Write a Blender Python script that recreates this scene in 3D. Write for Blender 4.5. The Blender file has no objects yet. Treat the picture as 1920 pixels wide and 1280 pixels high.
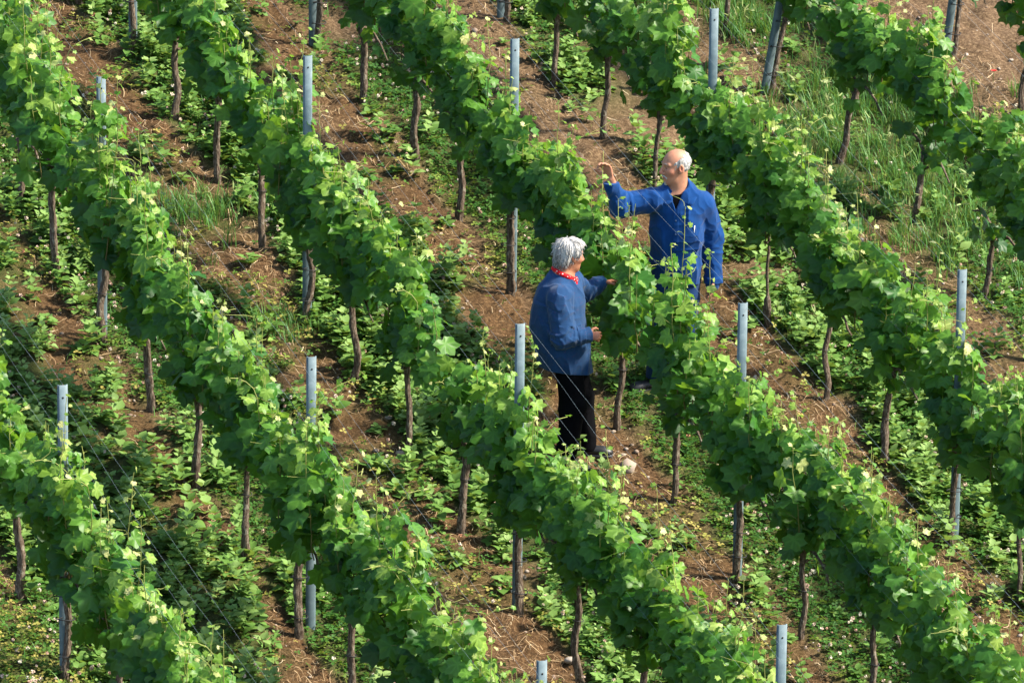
import bpy, math, random
import numpy as np
from mathutils import Matrix, Vector

# ------------------------------------------------------------------ camera, sky, sun, exposure
S = bpy.context.scene
COL = S.collection
PAN, PIT, ROLL = 0.4165135527, 0.2922441606, 0.0115401152
FPX = 12952.43
CAM = np.array([-19.992339, -43.158442, 14.961969])
FWD = np.array([math.sin(PAN) * math.cos(PIT), math.cos(PAN) * math.cos(PIT), -math.sin(PIT)])
R0 = np.array([math.cos(PAN), -math.sin(PAN), 0.0])
U0 = np.cross(R0, FWD)
RGT = math.cos(ROLL) * R0 + math.sin(ROLL) * U0
UPV = -math.sin(ROLL) * R0 + math.cos(ROLL) * U0
cd = bpy.data.cameras.new("camera")
cam = bpy.data.objects.new("camera", cd)
COL.objects.link(cam)
cam.matrix_world = Matrix(((RGT[0], UPV[0], -FWD[0], CAM[0]), (RGT[1], UPV[1], -FWD[1], CAM[1]),
                           (RGT[2], UPV[2], -FWD[2], CAM[2]), (0, 0, 0, 1)))
cd.sensor_width = 36.0
cd.lens = FPX / 1920 * 36.0
cd.clip_start = 1.0
cd.clip_end = 2000.0
cd.dof.use_dof = True
cd.dof.focus_distance = 49.8
cd.dof.aperture_fstop = 14.0
S.camera = cam

SUN_EL = math.radians(45)
SUN_AZ = math.radians(-26)          # direction TO the sun, counter-clockwise from +X
sun_dir = Vector((math.cos(SUN_EL) * math.cos(SUN_AZ), math.cos(SUN_EL) * math.sin(SUN_AZ), math.sin(SUN_EL)))
W = bpy.data.worlds.new("World")
S.world = W
W.use_nodes = True
nt = W.node_tree
sky = nt.nodes.new("ShaderNodeTexSky")
sky.sky_type = 'NISHITA'
sky.sun_disc = False
sky.sun_elevation = SUN_EL
sky.sun_rotation = math.pi / 2 - SUN_AZ
bg = nt.nodes["Background"]
bg.inputs["Strength"].default_value = 0.14
nt.links.new(sky.outputs["Color"], bg.inputs["Color"])
sl = bpy.data.lights.new("sun", 'SUN')
sl.energy = 5.0
sl.angle = math.radians(6)          # sun through thin cloud: the photograph's shadows are soft
sl.color = (1.0, 0.92, 0.77)
sun = bpy.data.objects.new("sun", sl)
COL.objects.link(sun)
sun.rotation_euler = sun_dir.to_track_quat('Z', 'Y').to_euler()
S.view_settings.view_transform = 'Standard'
S.view_settings.look = 'None'
S.view_settings.exposure = 1.45
S.view_settings.gamma = 1.0
S.render.engine = 'CYCLES'
S.cycles.max_bounces = 8
S.cycles.transmission_bounces = 6
S.cycles.transparent_max_bounces = 8

RNG = np.random.default_rng(7)

# ------------------------------------------------------------------ small helpers
SL_B, SL_A = 0.23985077, -0.00524749          # slope of the hill along y and across x


def proj(p):
    d = np.asarray(p, float) - CAM
    z = d @ FWD
    return np.stack([960 + FPX * (d @ RGT) / z, 640 - FPX * (d @ UPV) / z], -1)


def at(px, py):
    """the point of the hillside seen at a pixel of the photograph"""
    d = FWD * FPX + RGT * (px - 960) - UPV * (py - 640)
    t = -(CAM[2] - SL_A * CAM[0] - SL_B * CAM[1]) / (d[2] - SL_A * d[0] - SL_B * d[1])
    return (CAM + t * d)[:2]


def _h(ix, iy, iz, seed):
    n = (ix * 374761393 + iy * 668265263 + iz * 1274126177 + seed * 362437) & 0xffffffff
    n = ((n ^ (n >> 13)) * 1103515245 + 12345) & 0xffffffff
    n = ((n ^ (n >> 15)) * 668265263) & 0xffffffff
    return ((n ^ (n >> 16)) & 0xffff) / 65535.0


def noise2(x, y, seed=0):
    return noise3(x, y, np.zeros_like(np.asarray(x, float)) + 0.5, seed)


def noise3(x, y, z, seed=0):
    x, y, z = np.broadcast_arrays(np.asarray(x, float), np.asarray(y, float), np.asarray(z, float))
    fx, fy, fz = np.floor(x), np.floor(y), np.floor(z)
    ix, iy, iz = fx.astype(np.int64), fy.astype(np.int64), fz.astype(np.int64)
    u, v, w = x - fx, y - fy, z - fz
    u = u * u * (3 - 2 * u); v = v * v * (3 - 2 * v); w = w * w * (3 - 2 * w)
    r = 0
    for a in (0, 1):
        for b in (0, 1):
            for c in (0, 1):
                r = r + _h(ix + a, iy + b, iz + c, seed) * (u if a else 1 - u) * (v if b else 1 - v) * (w if c else 1 - w)
    return r


def smooth(a, b, x):
    t = np.clip((x - a) / (b - a), 0, 1)
    return t * t * (3 - 2 * t)


def gz(x, y):
    """height of the ground, clods and hollows included"""
    x = np.asarray(x, float); y = np.asarray(y, float)
    n = (noise2(x * 1.1, y * 1.1, 1) - .5) * .09 + (noise2(x * 4.5, y * 4.5, 2) - .5) * .05
    n = n + (noise2(x * 11, y * 11, 3) - .5) * .04 + (noise2(x * 25, y * 25, 4) - .5) * .026
    n = n + .035 * (smooth(.45, .75, noise2(x * 7.5 + 3, y * 7.5, 6)) - .5) * smooth(.4, .6, noise2(x * .8, y * .8, 7) + .25 * (y > 3))
    return SL_A * x + SL_B * y + n


def mesh_obj(name, V, F, mat=None, parent=None, attrs=None, smooth_faces=False, mats=None, midx=None, uv=None):
    """one mesh object from numpy arrays; F is an (M,3) or (M,4) array, or a list of such arrays"""
    Fs = F if isinstance(F, (list, tuple)) else [F]
    Fs = [np.asarray(f, np.int32) for f in Fs if len(f)]
    me = bpy.data.meshes.new(name)
    V = np.asarray(V, np.float32)
    me.vertices.add(len(V))
    me.vertices.foreach_set("co", V.ravel())
    tot = np.concatenate([np.full(len(f), f.shape[1], np.int32) for f in Fs])
    lv = np.concatenate([f.ravel() for f in Fs])
    me.loops.add(len(lv))
    me.loops.foreach_set("vertex_index", lv)
    me.polygons.add(len(tot))
    start = np.concatenate([[0], np.cumsum(tot)[:-1]]).astype(np.int32)
    me.polygons.foreach_set("loop_start", start)
    me.polygons.foreach_set("loop_total", tot)
    if smooth_faces:
        me.polygons.foreach_set("use_smooth", np.ones(len(tot), bool))
    if midx is not None:
        me.polygons.foreach_set("material_index", np.asarray(midx, np.int32))
    for k, a in (attrs or {}).items():
        a = np.asarray(a, np.float32)
        if a.ndim == 1:
            at_ = me.attributes.new(k, 'FLOAT', 'POINT')
            at_.data.foreach_set("value", a)
        else:
            at_ = me.attributes.new(k, 'FLOAT_COLOR', 'POINT')
            if a.shape[1] == 3:
                a = np.concatenate([a, np.ones((len(a), 1), np.float32)], 1)
            at_.data.foreach_set("color", a.ravel())
    if uv is not None:
        l = me.uv_layers.new(name="UVMap")
        l.data.foreach_set("uv", np.asarray(uv, np.float32)[lv].ravel())
    me.update()
    me.validate()
    for m in (mats or ([mat] if mat else [])):
        me.materials.append(m)
    o = bpy.data.objects.new(name, me)
    COL.objects.link(o)
    if parent is not None:
        o.parent = parent
    return o


def tag(o, label=None, cat=None, group=None, kind=None):
    if label: o['label'] = label
    if cat: o['category'] = cat
    if group: o['group'] = group
    if kind: o['kind'] = kind
    return o


def empty(name, loc, rz=0.0):
    o = bpy.data.objects.new(name, None)
    COL.objects.link(o)
    o.location = [float(v) for v in loc]
    o.rotation_euler = (0, 0, rz)
    o.empty_display_size = 0.1
    return o


class MB:
    """collects pieces with one kind of face each and builds one mesh"""
    def __init__(s):
        s.V = []; s.T = []; s.Q = []; s.n = 0; s.A = []

    def add(s, V, T=None, Q=None, a=0.0):
        V = np.asarray(V, float)
        if T is not None and len(T): s.T.append(np.asarray(T) + s.n)
        if Q is not None and len(Q): s.Q.append(np.asarray(Q) + s.n)
        s.V.append(V); s.n += len(V)
        s.A.append(np.full(len(V), a) if np.isscalar(a) else np.asarray(a))
        return s

    def tube(s, P, R, n=8, cap=True, jag=0.0, rng=None, a=0.0, twist=0.0):
        P = np.asarray(P, float); m = len(P)
        R = np.full(m, R) if np.isscalar(R) else np.asarray(R, float)
        T = np.gradient(P, axis=0) if m > 1 else np.array([[0, 0, 1.]])
        T /= np.linalg.norm(T, axis=1, keepdims=True) + 1e-12
        ref = np.array([0.31, 0.95, 0.05])
        if abs(T[0] @ ref) > .9: ref = np.array([1., 0.1, 0.2])
        X = np.cross(T, ref); X /= np.linalg.norm(X, axis=1, keepdims=True)
        Y = np.cross(T, X)
        an = np.linspace(0, 2 * np.pi, n, endpoint=False)
        rr = R[:, None] * np.ones(n)
        if jag and rng is not None:
            prof = 1 + jag * (rng.random(n) - .5) * 1.6
            rr = rr * prof[None, :] * (1 + jag * (rng.random((m, n)) - .5))
        ang = an[None, :] + twist * np.linspace(0, 1, m)[:, None]
        V = P[:, None, :] + rr[..., None] * (np.cos(ang)[..., None] * X[:, None, :] + np.sin(ang)[..., None] * Y[:, None, :])
        V = V.reshape(-1, 3)
        i = np.arange(m - 1)[:, None] * n; j = np.arange(n)[None, :]; k = (j + 1) % n
        Q = np.stack([i + j, i + k, i + n + k, i + n + j], -1).reshape(-1, 4)
        T_ = None
        if cap:
            V = np.concatenate([V, P[:1], P[-1:]])
            c0, c1 = m * n, m * n + 1
            j = np.arange(n); k = (j + 1) % n
            T_ = np.concatenate([np.stack([np.full(n, c0), k, j], -1), np.stack([np.full(n, c1), (m - 1) * n + j, (m - 1) * n + k], -1)])
        return s.add(V, T_, Q, a)

    def box(s, lo, hi, a=0.0):
        x0, y0, z0 = lo; x1, y1, z1 = hi
        V = [(x0, y0, z0), (x1, y0, z0), (x1, y1, z0), (x0, y1, z0), (x0, y0, z1), (x1, y0, z1), (x1, y1, z1), (x0, y1, z1)]
        Q = [(0, 3, 2, 1), (4, 5, 6, 7), (0, 1, 5, 4), (1, 2, 6, 5), (2, 3, 7, 6), (3, 0, 4, 7)]
        return s.add(V, None, Q, a)

    def build(s, name, mat=None, parent=None, smooth_faces=True, attr='tint', **kw):
        F = []
        if s.T: F.append(np.concatenate(s.T))
        if s.Q: F.append(np.concatenate(s.Q))
        return mesh_obj(name, np.concatenate(s.V), F, mat, parent, {attr: np.concatenate(s.A)}, smooth_faces, **kw)


# ------------------------------------------------------------------ materials
class NT:
    def __init__(s, name):
        s.m = bpy.data.materials.new(name)
        s.m.use_nodes = True
        s.t = s.m.node_tree
        s.p = s.t.nodes["Principled BSDF"]
        s.out = s.t.nodes["Material Output"]

    def n(s, typ, **kw):
        nd = s.t.nodes.new("ShaderNode" + typ)
        for k, v in kw.items():
            if k in nd.inputs: s.set(nd.inputs[k], v)
            else: setattr(nd, k, v)
        return nd

    def set(s, sock, v):
        if hasattr(v, 'is_output'): s.t.links.new(v, sock)
        elif hasattr(v, 'outputs'): s.t.links.new(v.outputs[0], sock)
        else: sock.default_value = v

    def mix(s, f, a, b, typ='MIX'):
        nd = s.t.nodes.new("ShaderNodeMix"); nd.data_type = 'RGBA'; nd.blend_type = typ
        s.set(nd.inputs[0], f)
        for k, v in ((6, a), (7, b)):
            s.set(nd.inputs[k], (*v, 1) if isinstance(v, tuple) and len(v) == 3 else v)
        return nd.outputs[2]

    def math(s, op, a, b=0.0):
        nd = s.t.nodes.new("ShaderNodeMath"); nd.operation = op
        s.set(nd.inputs[0], a); s.set(nd.inputs[1], b)
        return nd.outputs[0]

    def attr(s, name, out='Fac'):
        return s.n("Attribute", attribute_name=name).outputs[out]

    def ramp(s, f, stops, interp='LINEAR'):
        nd = s.t.nodes.new("ShaderNodeValToRGB"); nd.color_ramp.interpolation = interp
        el = nd.color_ramp.elements
        while len(el) > 1: el.remove(el[-1])
        el[0].position = stops[0][0]; el[0].color = (*stops[0][1], 1)
        for p, c in stops[1:]:
            e = el.new(p); e.color = (*c, 1)
        s.set(nd.inputs[0], f)
        return nd.outputs[0]

    def noise(s, scale, detail=4, rough=.55, coords='Object', vec=None):
        nd = s.n("TexNoise"); nd.inputs["Scale"].default_value = scale
        nd.inputs["Detail"].default_value = detail; nd.inputs["Roughness"].default_value = rough
        s.set(nd.inputs["Vector"], vec if vec is not None else s.n("TexCoord").outputs[coords])
        return nd.outputs[0]

    def bump(s, h, strength=.5, dist=.01):
        nd = s.n("Bump"); nd.inputs["Strength"].default_value = strength; nd.inputs["Distance"].default_value = dist
        s.set(nd.inputs["Height"], h); s.set(s.p.inputs["Normal"], nd.outputs[0])
        return nd

    def base(s, c, rough=.7, spec=.3):
        s.set(s.p.inputs["Base Color"], (*c, 1) if isinstance(c, tuple) else c)
        s.p.inputs["Roughness"].default_value = rough
        s.p.inputs["Specular IOR Level"].default_value = spec
        return s


def leaf_material(name, stops, trans=(.32, .42, .05), tw=.38, rough=.45, spec=.35, veins=False, under=None):
    m = NT(name)
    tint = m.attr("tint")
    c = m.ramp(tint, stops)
    if veins:
        uv = m.n("SeparateXYZ"); m.set(uv.inputs[0], m.n("UVMap").outputs[0])
        u = m.math('SUBTRACT', uv.outputs[0], .5); v = m.math('SUBTRACT', uv.outputs[1], .28)
        ang = m.math('ARCTAN2', u, v)
        r = m.math('SQRT', m.math('ADD', m.math('MULTIPLY', u, u), m.math('MULTIPLY', v, v)))
        saw = m.math('PINGPONG', m.math('ADD', ang, .46 * 6), .46)           # five main veins, 53 degrees apart
        dist = m.math('MULTIPLY', m.math('SUBTRACT', .46, saw), r)
        vein = m.math('SUBTRACT', 1.0, m.math('MULTIPLY', dist, 28.0))
        vein = m.math('MAXIMUM', vein, 0.0)
        vein = m.math('MULTIPLY', vein, .55)
        c = m.mix(vein, c, m.mix(1.0, c, (2.0, 1.8, 2.2), 'MULTIPLY'))
    mott = m.noise(38, 3)
    c = m.mix(m.math('MULTIPLY', mott, .55), c, m.mix(.5, c, (.0, .03, .004)))
    if under:
        g = m.n("NewGeometry")
        c = m.mix(m.math('MULTIPLY', g.outputs["Backfacing"], .6), c, under)
    m.base(c, rough, spec)
    tr = m.n("BsdfTranslucent")
    m.set(tr.inputs[0], m.mix(.55, c, trans, 'MIX'))
    mx = m.n("MixShader")
    mx.inputs[0].default_value = tw
    m.set(mx.inputs[1], m.p.outputs[0]); m.set(mx.inputs[2], tr.outputs[0])
    m.set(m.out.inputs[0], mx.outputs[0])
    return m.m


M = {}
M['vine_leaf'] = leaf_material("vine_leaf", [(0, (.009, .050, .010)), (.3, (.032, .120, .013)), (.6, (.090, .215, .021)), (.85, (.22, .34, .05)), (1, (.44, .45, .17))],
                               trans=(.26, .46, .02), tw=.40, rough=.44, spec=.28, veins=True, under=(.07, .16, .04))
M['weed_leaf'] = leaf_material("weed_leaf", [(0, (.045, .12, .022)), (.5, (.135, .26, .05)), (1, (.28, .40, .13))], tw=.3, rough=.6, spec=.2)
M['clover_leaf'] = leaf_material("clover_leaf", [(0, (.018, .070, .012)), (.5, (.055, .155, .022)), (.8, (.16, .235, .035)), (1, (.36, .31, .08))], tw=.3, rough=.6, spec=.2)
M['grass_blade'] = leaf_material("grass_blade", [(0, (.03, .11, .022)), (.5, (.085, .25, .05)), (.85, (.19, .32, .09)), (1, (.40, .36, .17))], tw=.3, rough=.55)

m = NT("flower_head").base((.5, .4, .3)); m.base(m.ramp(m.attr("tint"), [(0, (.62, .56, .45)), (.55, (.55, .38, .30)), (1, (.34, .17, .10))]), .8, .1); M['flower'] = m.m
m = NT("dandelion_petals").base((.75, .42, .01), .7); M['dandelion'] = m.m
m = NT("red_petals").base((.55, .02, .015), .6); M['red'] = m.m

m = NT("vine_shoot"); m.base(m.ramp(m.attr("tint"), [(0, (.09, .045, .02)), (.5, (.13, .14, .03)), (1, (.30, .32, .08))]), .55, .3); M['shoot'] = m.m

m = NT("bark")
co = m.n("TexCoord").outputs["Object"]
mp = m.n("Mapping"); mp.inputs["Scale"].default_value = (1, 1, .16); m.set(mp.inputs[0], co)
f = m.noise(130, 5, .65, vec=mp.outputs[0]); g = m.noise(22, 4)
c = m.ramp(f, [(.3, (.022, .015, .011)), (.5, (.095, .068, .050)), (.68, (.25, .20, .155))])
c = m.mix(m.math('MULTIPLY', m.math('GREATER_THAN', g, .6), .55), c, (.24, .22, .17))
m.base(c, .9, .1); m.bump(f, .9, .012); M['bark'] = m.m

m = NT("galvanised_steel")
f = m.noise(18, 5); g = m.noise(160, 2)
c = m.ramp(f, [(.3, (.065, .10, .115)), (.55, (.095, .14, .158)), (.72, (.15, .195, .21))])
c = m.mix(m.math('MULTIPLY', g, .3), c, (.2, .25, .27))
m.base(c, .6, .25); m.p.inputs["Metallic"].default_value = .0
m.bump(g, .12, .002); M['steel'] = m.m
m = NT("wire_steel").base((.20, .25, .27), .7, .2); m.p.inputs["Metallic"].default_value = .0; M['wire'] = m.m
m = NT("painted_hole_shade").base((.02, .018, .016), .9); M['hole_shade'] = m.m  # near-black colour stands in for the shade inside an opening
m = NT("black_tie").base((.015, .015, .017), .6); M['tie'] = m.m

m = NT("straw"); m.base(m.ramp(m.attr("tint"), [(0, (.10, .055, .03)), (.4, (.27, .17, .09)), (.8, (.42, .31, .18)), (1, (.55, .46, .32))]), .8, .2); M['straw'] = m.m
m = NT("stone")
f = m.noise(35, 4)
c = m.ramp(m.attr("tint"), [(0, (.15, .10, .075)), (.5, (.28, .22, .175)), (1, (.48, .43, .38))])
c = m.mix(m.math('MULTIPLY', f, .5), c, (.16, .12, .09)); m.base(c, .85, .25); m.bump(f, .5, .006); M['stone'] = m.m

m = NT("soil")
zone = m.attr("zone")                     # 1 in the hoed strip of bare red-brown litter, 0 in pale dry clods
a, b, d = m.noise(2.2, 4), m.noise(38, 6, .7), m.noise(150, 4, .7)
pale = m.ramp(b, [(.3, (.034, .019, .010)), (.5, (.098, .060, .033)), (.7, (.23, .158, .094))])
dark = m.ramp(b, [(.3, (.022, .011, .005)), (.52, (.075, .039, .017)), (.72, (.20, .120, .058))])
c = m.mix(zone, pale, dark)
c = m.mix(m.math('MULTIPLY', m.math('GREATER_THAN', d, .6), .4), c, (.28, .20, .12))
green = m.attr("green")
c = m.mix(m.math('MULTIPLY', green, .75), c, m.ramp(d, [(.35, (.02, .035, .01)), (.65, (.055, .085, .02))]))
m.base(c, .95, .12)
hh = m.math('ADD', m.math('MULTIPLY', b, .6), m.math('MULTIPLY', d, .4))
m.bump(hh, .9, .02)
M['soil'] = m.m


def cloth(name, c0, c1, rough=.85, wear=None, weave=700, sheen=.12):
    m = NT(name)
    f = m.noise(9, 4); g = m.noise(weave, 1)
    c = m.ramp(f, [(.35, c0), (.65, c1)])
    c = m.mix(m.math('MULTIPLY', m.noise(55, 5, .7), .4), c, tuple(v * 1.5 for v in c1))
    if wear:
        mp = m.n("Mapping"); mp.inputs["Scale"].default_value = (1, 1, 3.5); m.set(mp.inputs[0], m.n("TexCoord").outputs["Object"])
        w = m.noise(26, 4, .6, vec=mp.outputs[0])
        c = m.mix(m.math('MULTIPLY', m.math('GREATER_THAN', w, .63), .45), c, wear)
    m.base(c, rough, .04)
    m.p.inputs["Sheen Weight"].default_value = sheen
    m.bump(m.math('ADD', m.math('MULTIPLY', g, .2), m.math('MULTIPLY', m.noise(60, 3), .5)), .35, .004)
    return m.m


M['work_shirt'] = cloth("work_shirt", (.002, .023, .095), (.004, .037, .14))
M['worn_shirt'] = cloth("worn_shirt", (.007, .027, .075), (.013, .042, .108), wear=(.06, .04, .085))
M['denim'] = cloth("denim", (.003, .016, .055), (.006, .026, .085))
M['black_cloth'] = cloth("black_cloth", (.0016, .0016, .0022), (.003, .003, .004), sheen=0)
M['shoe'] = NT("shoe_leather").base((.012, .012, .014), .45, .4).m
M['sole'] = NT("shoe_sole").base((.05, .05, .055), .8).m
m = NT("skin")
m.base(m.attr("tone", "Color"), .55, .3)
m.p.inputs["Subsurface Weight"].default_value = .12
m.p.inputs["Subsurface Radius"].default_value = (.012, .004, .002)
M['skin'] = m.m
m = NT("white_hair")
f = m.attr("strand")
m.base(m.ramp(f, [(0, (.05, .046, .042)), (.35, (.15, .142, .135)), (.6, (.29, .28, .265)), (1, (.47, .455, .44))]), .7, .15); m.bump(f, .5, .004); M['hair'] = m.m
m = NT("neckerchief_cloth")
vo = m.n("TexVoronoi"); vo.inputs["Scale"].default_value = 62; m.set(vo.inputs["Vector"], m.n("TexCoord").outputs["Object"])
m.base(m.mix(m.math('LESS_THAN', vo.outputs["Distance"], .26), (.52, .008, .012), (.75, .72, .68)), .8, .15); M['scarf'] = m.m
M['button'] = NT("button").base((.02, .05, .12), .4).m
M['pen'] = NT("pen_metal").base((.7, .7, .7), .3).m

# ------------------------------------------------------------------ the ground
ROWX = {'A': -5.07, 'B': -3.34, 'C': -1.66, 'D': 0.0, 'E': 1.67, 'F': 3.42, 'G': 5.12}
RX = np.array([-6.75, -5.07, -3.34, -1.66, 0.0, 1.67, 3.42, 5.12, 6.8])


def strip(x):
    """index of the alley (0 is left of row A) and how far across it (0..1) a point lies"""
    i = np.clip(np.searchsorted(RX, x) - 1, 0, len(RX) - 2)
    return i, np.clip((x - RX[i]) / (RX[i + 1] - RX[i]), 0, 1)


def blob(x, y, px, py, r):
    c = at(px, py)
    return np.exp(-((x - c[0]) ** 2 + (y - c[1]) ** 2) / (r * r))


def green_cover(x, y):
    i, t = strip(x)
    w = (noise2(x * 1.3, y * 1.3, 21) - .5) * .42 + (noise2(x * 3.6, y * 3.6, 22) - .5) * .42
    g = smooth(.0, .12, t + w * .5) * (1 - smooth(.54, .72, t + w))
    return i, t, g


def dens(x, y):
    """how thickly leafy weeds, clover and grass grow at a point"""
    i, t, g = green_cover(x, y)
    n = noise2(x * .9, y * .9, 31); n2 = noise2(x * 3.2, y * 3.2, 32)
    weed = np.zeros_like(x); clov = np.zeros_like(x); gras = np.zeros_like(x)
    leafy = (i == 1) | (i == 2) * 0 | (i == 3) | (i == 5)
    weed = np.where(leafy, g * smooth(.15, .42, n2 * .6 + n * .55), weed)
    clov = np.where(~leafy, g * smooth(.05, .3, n2 * .5 + n * .6), clov)
    weed = np.where((i == 1), np.maximum(weed, .95 * smooth(.0, .08, t) * (1 - smooth(.72, .86, t + (n2 - .5) * .3))), weed)
    clov = np.where(leafy, clov + .22 * g * smooth(.5, .7, n), clov)
    weed = np.where(~leafy, weed + .05 * g, weed)
    sp = smooth(.45, .7, noise2(x * 2.6, y * 2.6, 33)) * .5 + .04
    weed = np.maximum(weed * (.35 + .65 * smooth(.25, .5, n2)), sp * np.where(leafy, .5, .14)); clov = np.maximum(clov, sp * .5)
    # what is particular about each place in the photograph
    bare = blob(x, y, 1240, 90, .9) + blob(x, y, 1300, 220, .6) + blob(x, y, 1850, 110, 1.3) + blob(x, y, 1900, 10, 1.2) + blob(x, y, 1240, 230, .7) + blob(x, y, 640, 40, .5)
    bare += blob(x, y, 1150, 830, .35) + blob(x, y, 1420, 510, .5) + blob(x, y, 60, 1200, .5) + .7 * blob(x, y, 1090, 1030, .6)
    k = np.clip(1 - bare, 0, 1)
    weed *= k; clov *= k
    for px, py, r, q in ((830, 880, .42, 1.2), (930, 970, .4, 1.0), (720, 680, .4, .8), (50, 440, .7, 1.1), (1390, 420, .4, 1.1), (1600, 640, .5, 1.1), (1760, 850, .5, 1.2),
                         (1110, 165, .35, .9), (360, 130, .35, .8), (430, 1120, .6, 1.1), (330, 880, .5, 1.1), (1130, 1130, .4, .6), (640, 600, .3, .8), (1480, 600, .35, .9), (340, 275, .25, .7), (230, 20, .3, .9), (1850, 900, .5, .8)):
        weed += q * blob(x, y, px, py, r) * (1 - smooth(.80, .95, t))
    for px, py, r, q in ((380, 400, .35, 1.0), (1650, 240, .7, 1.2), (1700, 300, .6, 1.1), (1760, 350, .7, 1.2), (1660, 150, .4, .7), (1600, 210, .4, .7), (1400, 30, .45, 1.2), (1520, 630, .2, .8), (1620, 1000, .35, .6), (1850, 420, .5, .8), (1800, 480, .4, .7), (530, 620, .2, .7)):
        gras += q * blob(x, y, px, py, r)
    clov = np.clip(clov, 0, 1) + blob(x, y, 15, 1235, .7) + .8 * blob(x, y, 60, 1275, .5)
    clov *= 1 - .75 * np.clip(gras, 0, 1)
    return np.clip(weed, 0, 1.2), np.clip(clov, 0, 1), np.clip(gras, 0, 1.2), i, t


def ground():
    fx = np.arange(-8.0, 8.6, .032); fy = np.arange(-9.0, 10.0, .032)
    ex = np.array([-400, -200, -100, -50, -25, -15, -11, -9.]); ey = np.array([-400, -200, -100, -50, -28, -18, -13, -10.5])
    gx = np.concatenate([ex, fx, [9.2, 11, 15, 25, 50, 100, 200, 400]]); gy = np.concatenate([ey, fy, [10.8, 13, 18, 28, 50, 100, 200, 400]])
    X, Y = np.meshgrid(gx, gy, indexing='ij')
    x, y = X.ravel(), Y.ravel()
    z = gz(x, y)
    i, t, g = green_cover(x, y)
    wd, cl, gr, _, _ = dens(x, y)
    z = z + .02 * np.clip(wd + cl, 0, 1)
    zone = smooth(.45, .8, t + (noise2(x * 2.5, y * 2.5, 41) - .5) * .5) + .5 * (t < .12)
    upper = smooth(2.2, 4.2, y) * smooth(.2, 1.2, x)
    zone = np.clip(zone * (1 - .9 * upper), 0, 1) * (.55 + .45 * (x < 3.0))
    n0, n1 = len(gx), len(gy)
    a = np.arange(n0 - 1)[:, None] * n1 + np.arange(n1 - 1)[None, :]
    Q = np.stack([a, a + n1, a + n1 + 1, a + 1], -1).reshape(-1, 4)
    o = mesh_obj("ground", np.stack([x, y, z], -1), Q, M['soil'], None, {"zone": zone, "green": np.clip(wd + cl + gr, 0, 1)}, True)
    tag(o, kind='structure')


ground()


# ------------------------------------------------------------------ scattering of leaf-sized faces
def frames(nrm, tip):
    n = nrm / (np.linalg.norm(nrm, axis=1, keepdims=True) + 1e-9)
    y = tip - n * np.sum(tip * n, 1, keepdims=True)
    y /= np.linalg.norm(y, axis=1, keepdims=True) + 1e-9
    return np.cross(y, n), y, n


def batch(tmplV, tmplT, pos, nrm, tip, size, tint, pick=None):
    """copies of leaf templates (K,V,3) merged to one vertex and one face array; also uv and tint per vertex"""
    K, nv, _ = tmplV.shape
    N = len(pos)
    pick = RNG.integers(0, K, N) if pick is None else pick
    L = tmplV[pick] * size[:, None, None]
    X, Y, Z = frames(nrm, tip)
    V = pos[:, None, :] + L[..., :1] * X[:, None, :] + L[..., 1:2] * Y[:, None, :] + L[..., 2:3] * Z[:, None, :]
    T = (tmplT[None] + (np.arange(N) * nv)[:, None, None]).reshape(-1, 3)
    uv = tmplV[pick][..., :2].reshape(-1, 2) * .5 + np.array([.5, .28])
    return V.reshape(-1, 3), T, np.repeat(tint, nv), uv


def grape_leaf_templates(k=8):
    out = []
    rg = np.random.default_rng(3)
    degs = np.array([0, 14, 27, 40, 54, 68, 82, 98, 114, 132, 152, 172])
    rad = np.array([1.0, .80, .66, .80, .93, .72, .60, .72, .74, .56, .50, .30])
    full = np.concatenate([degs, 360 - degs[1:][::-1]])
    fr = np.concatenate([rad, rad[1:][::-1]])
    n = len(full)
    for q in range(k):
        a = np.radians(full + rg.normal(0, 2, n)); r = fr * (1 + rg.normal(0, .05, n)) * .62
        ring = np.stack([np.sin(a) * r * 1.1, np.cos(a) * r], -1)
        P = np.concatenate([[[0, 0]], ring * .55, ring])
        x, y = P[:, 0], P[:, 1]
        rr = np.hypot(x, y)
        fold = rg.uniform(-.12, .26); droop = rg.uniform(.05, .5); wav = rg.uniform(.02, .07)
        z = fold * np.abs(x) * .9 - droop * rr ** 2 * .8 + wav * np.sin(5 * np.arctan2(x, y) + rg.uniform(0, 6)) * (rr / .6) + rg.normal(0, .015, len(x))
        out.append(np.stack([x, y, z], -1))
    j = np.arange(n); kk = (j + 1) % n
    T = [np.stack([np.zeros(n, int), 1 + j, 1 + kk], -1), np.stack([1 + j, 1 + n + j, 1 + n + kk], -1), np.stack([1 + j, 1 + n + kk, 1 + kk], -1)]
    T = np.concatenate(T)[:, ::-1]
    return np.array(out), T


GL_V, GL_T = grape_leaf_templates()


def pointed_templates(width=.36, k=5, seed=5, tooth=.0):
    rg = np.random.default_rng(seed); out = []
    ys = np.array([0, .25, .5, .75]); ws = np.array([.12, .9, 1.0, .6]) * width
    for q in range(k):
        d = rg.uniform(.05, .4); f = rg.uniform(.05, .3)
        P = []
        for yy, w in zip(ys, ws):
            w = w * (1 + rg.normal(0, .08))
            for s in (-1, 0, 1):
                P.append((s * w, yy, f * abs(s) * w - d * yy * yy + rg.normal(0, .01)))
        P.append((0, 1.0, -d))
        out.append(P)
    T = []
    for r in range(3):
        b = r * 3
        for s in (0, 1):
            T += [(b + s, b + s + 1, b + s + 4), (b + s, b + s + 4, b + s + 3)]
    T += [(9, 10, 12), (10, 11, 12)]
    return np.array(out), np.array(T)


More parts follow.
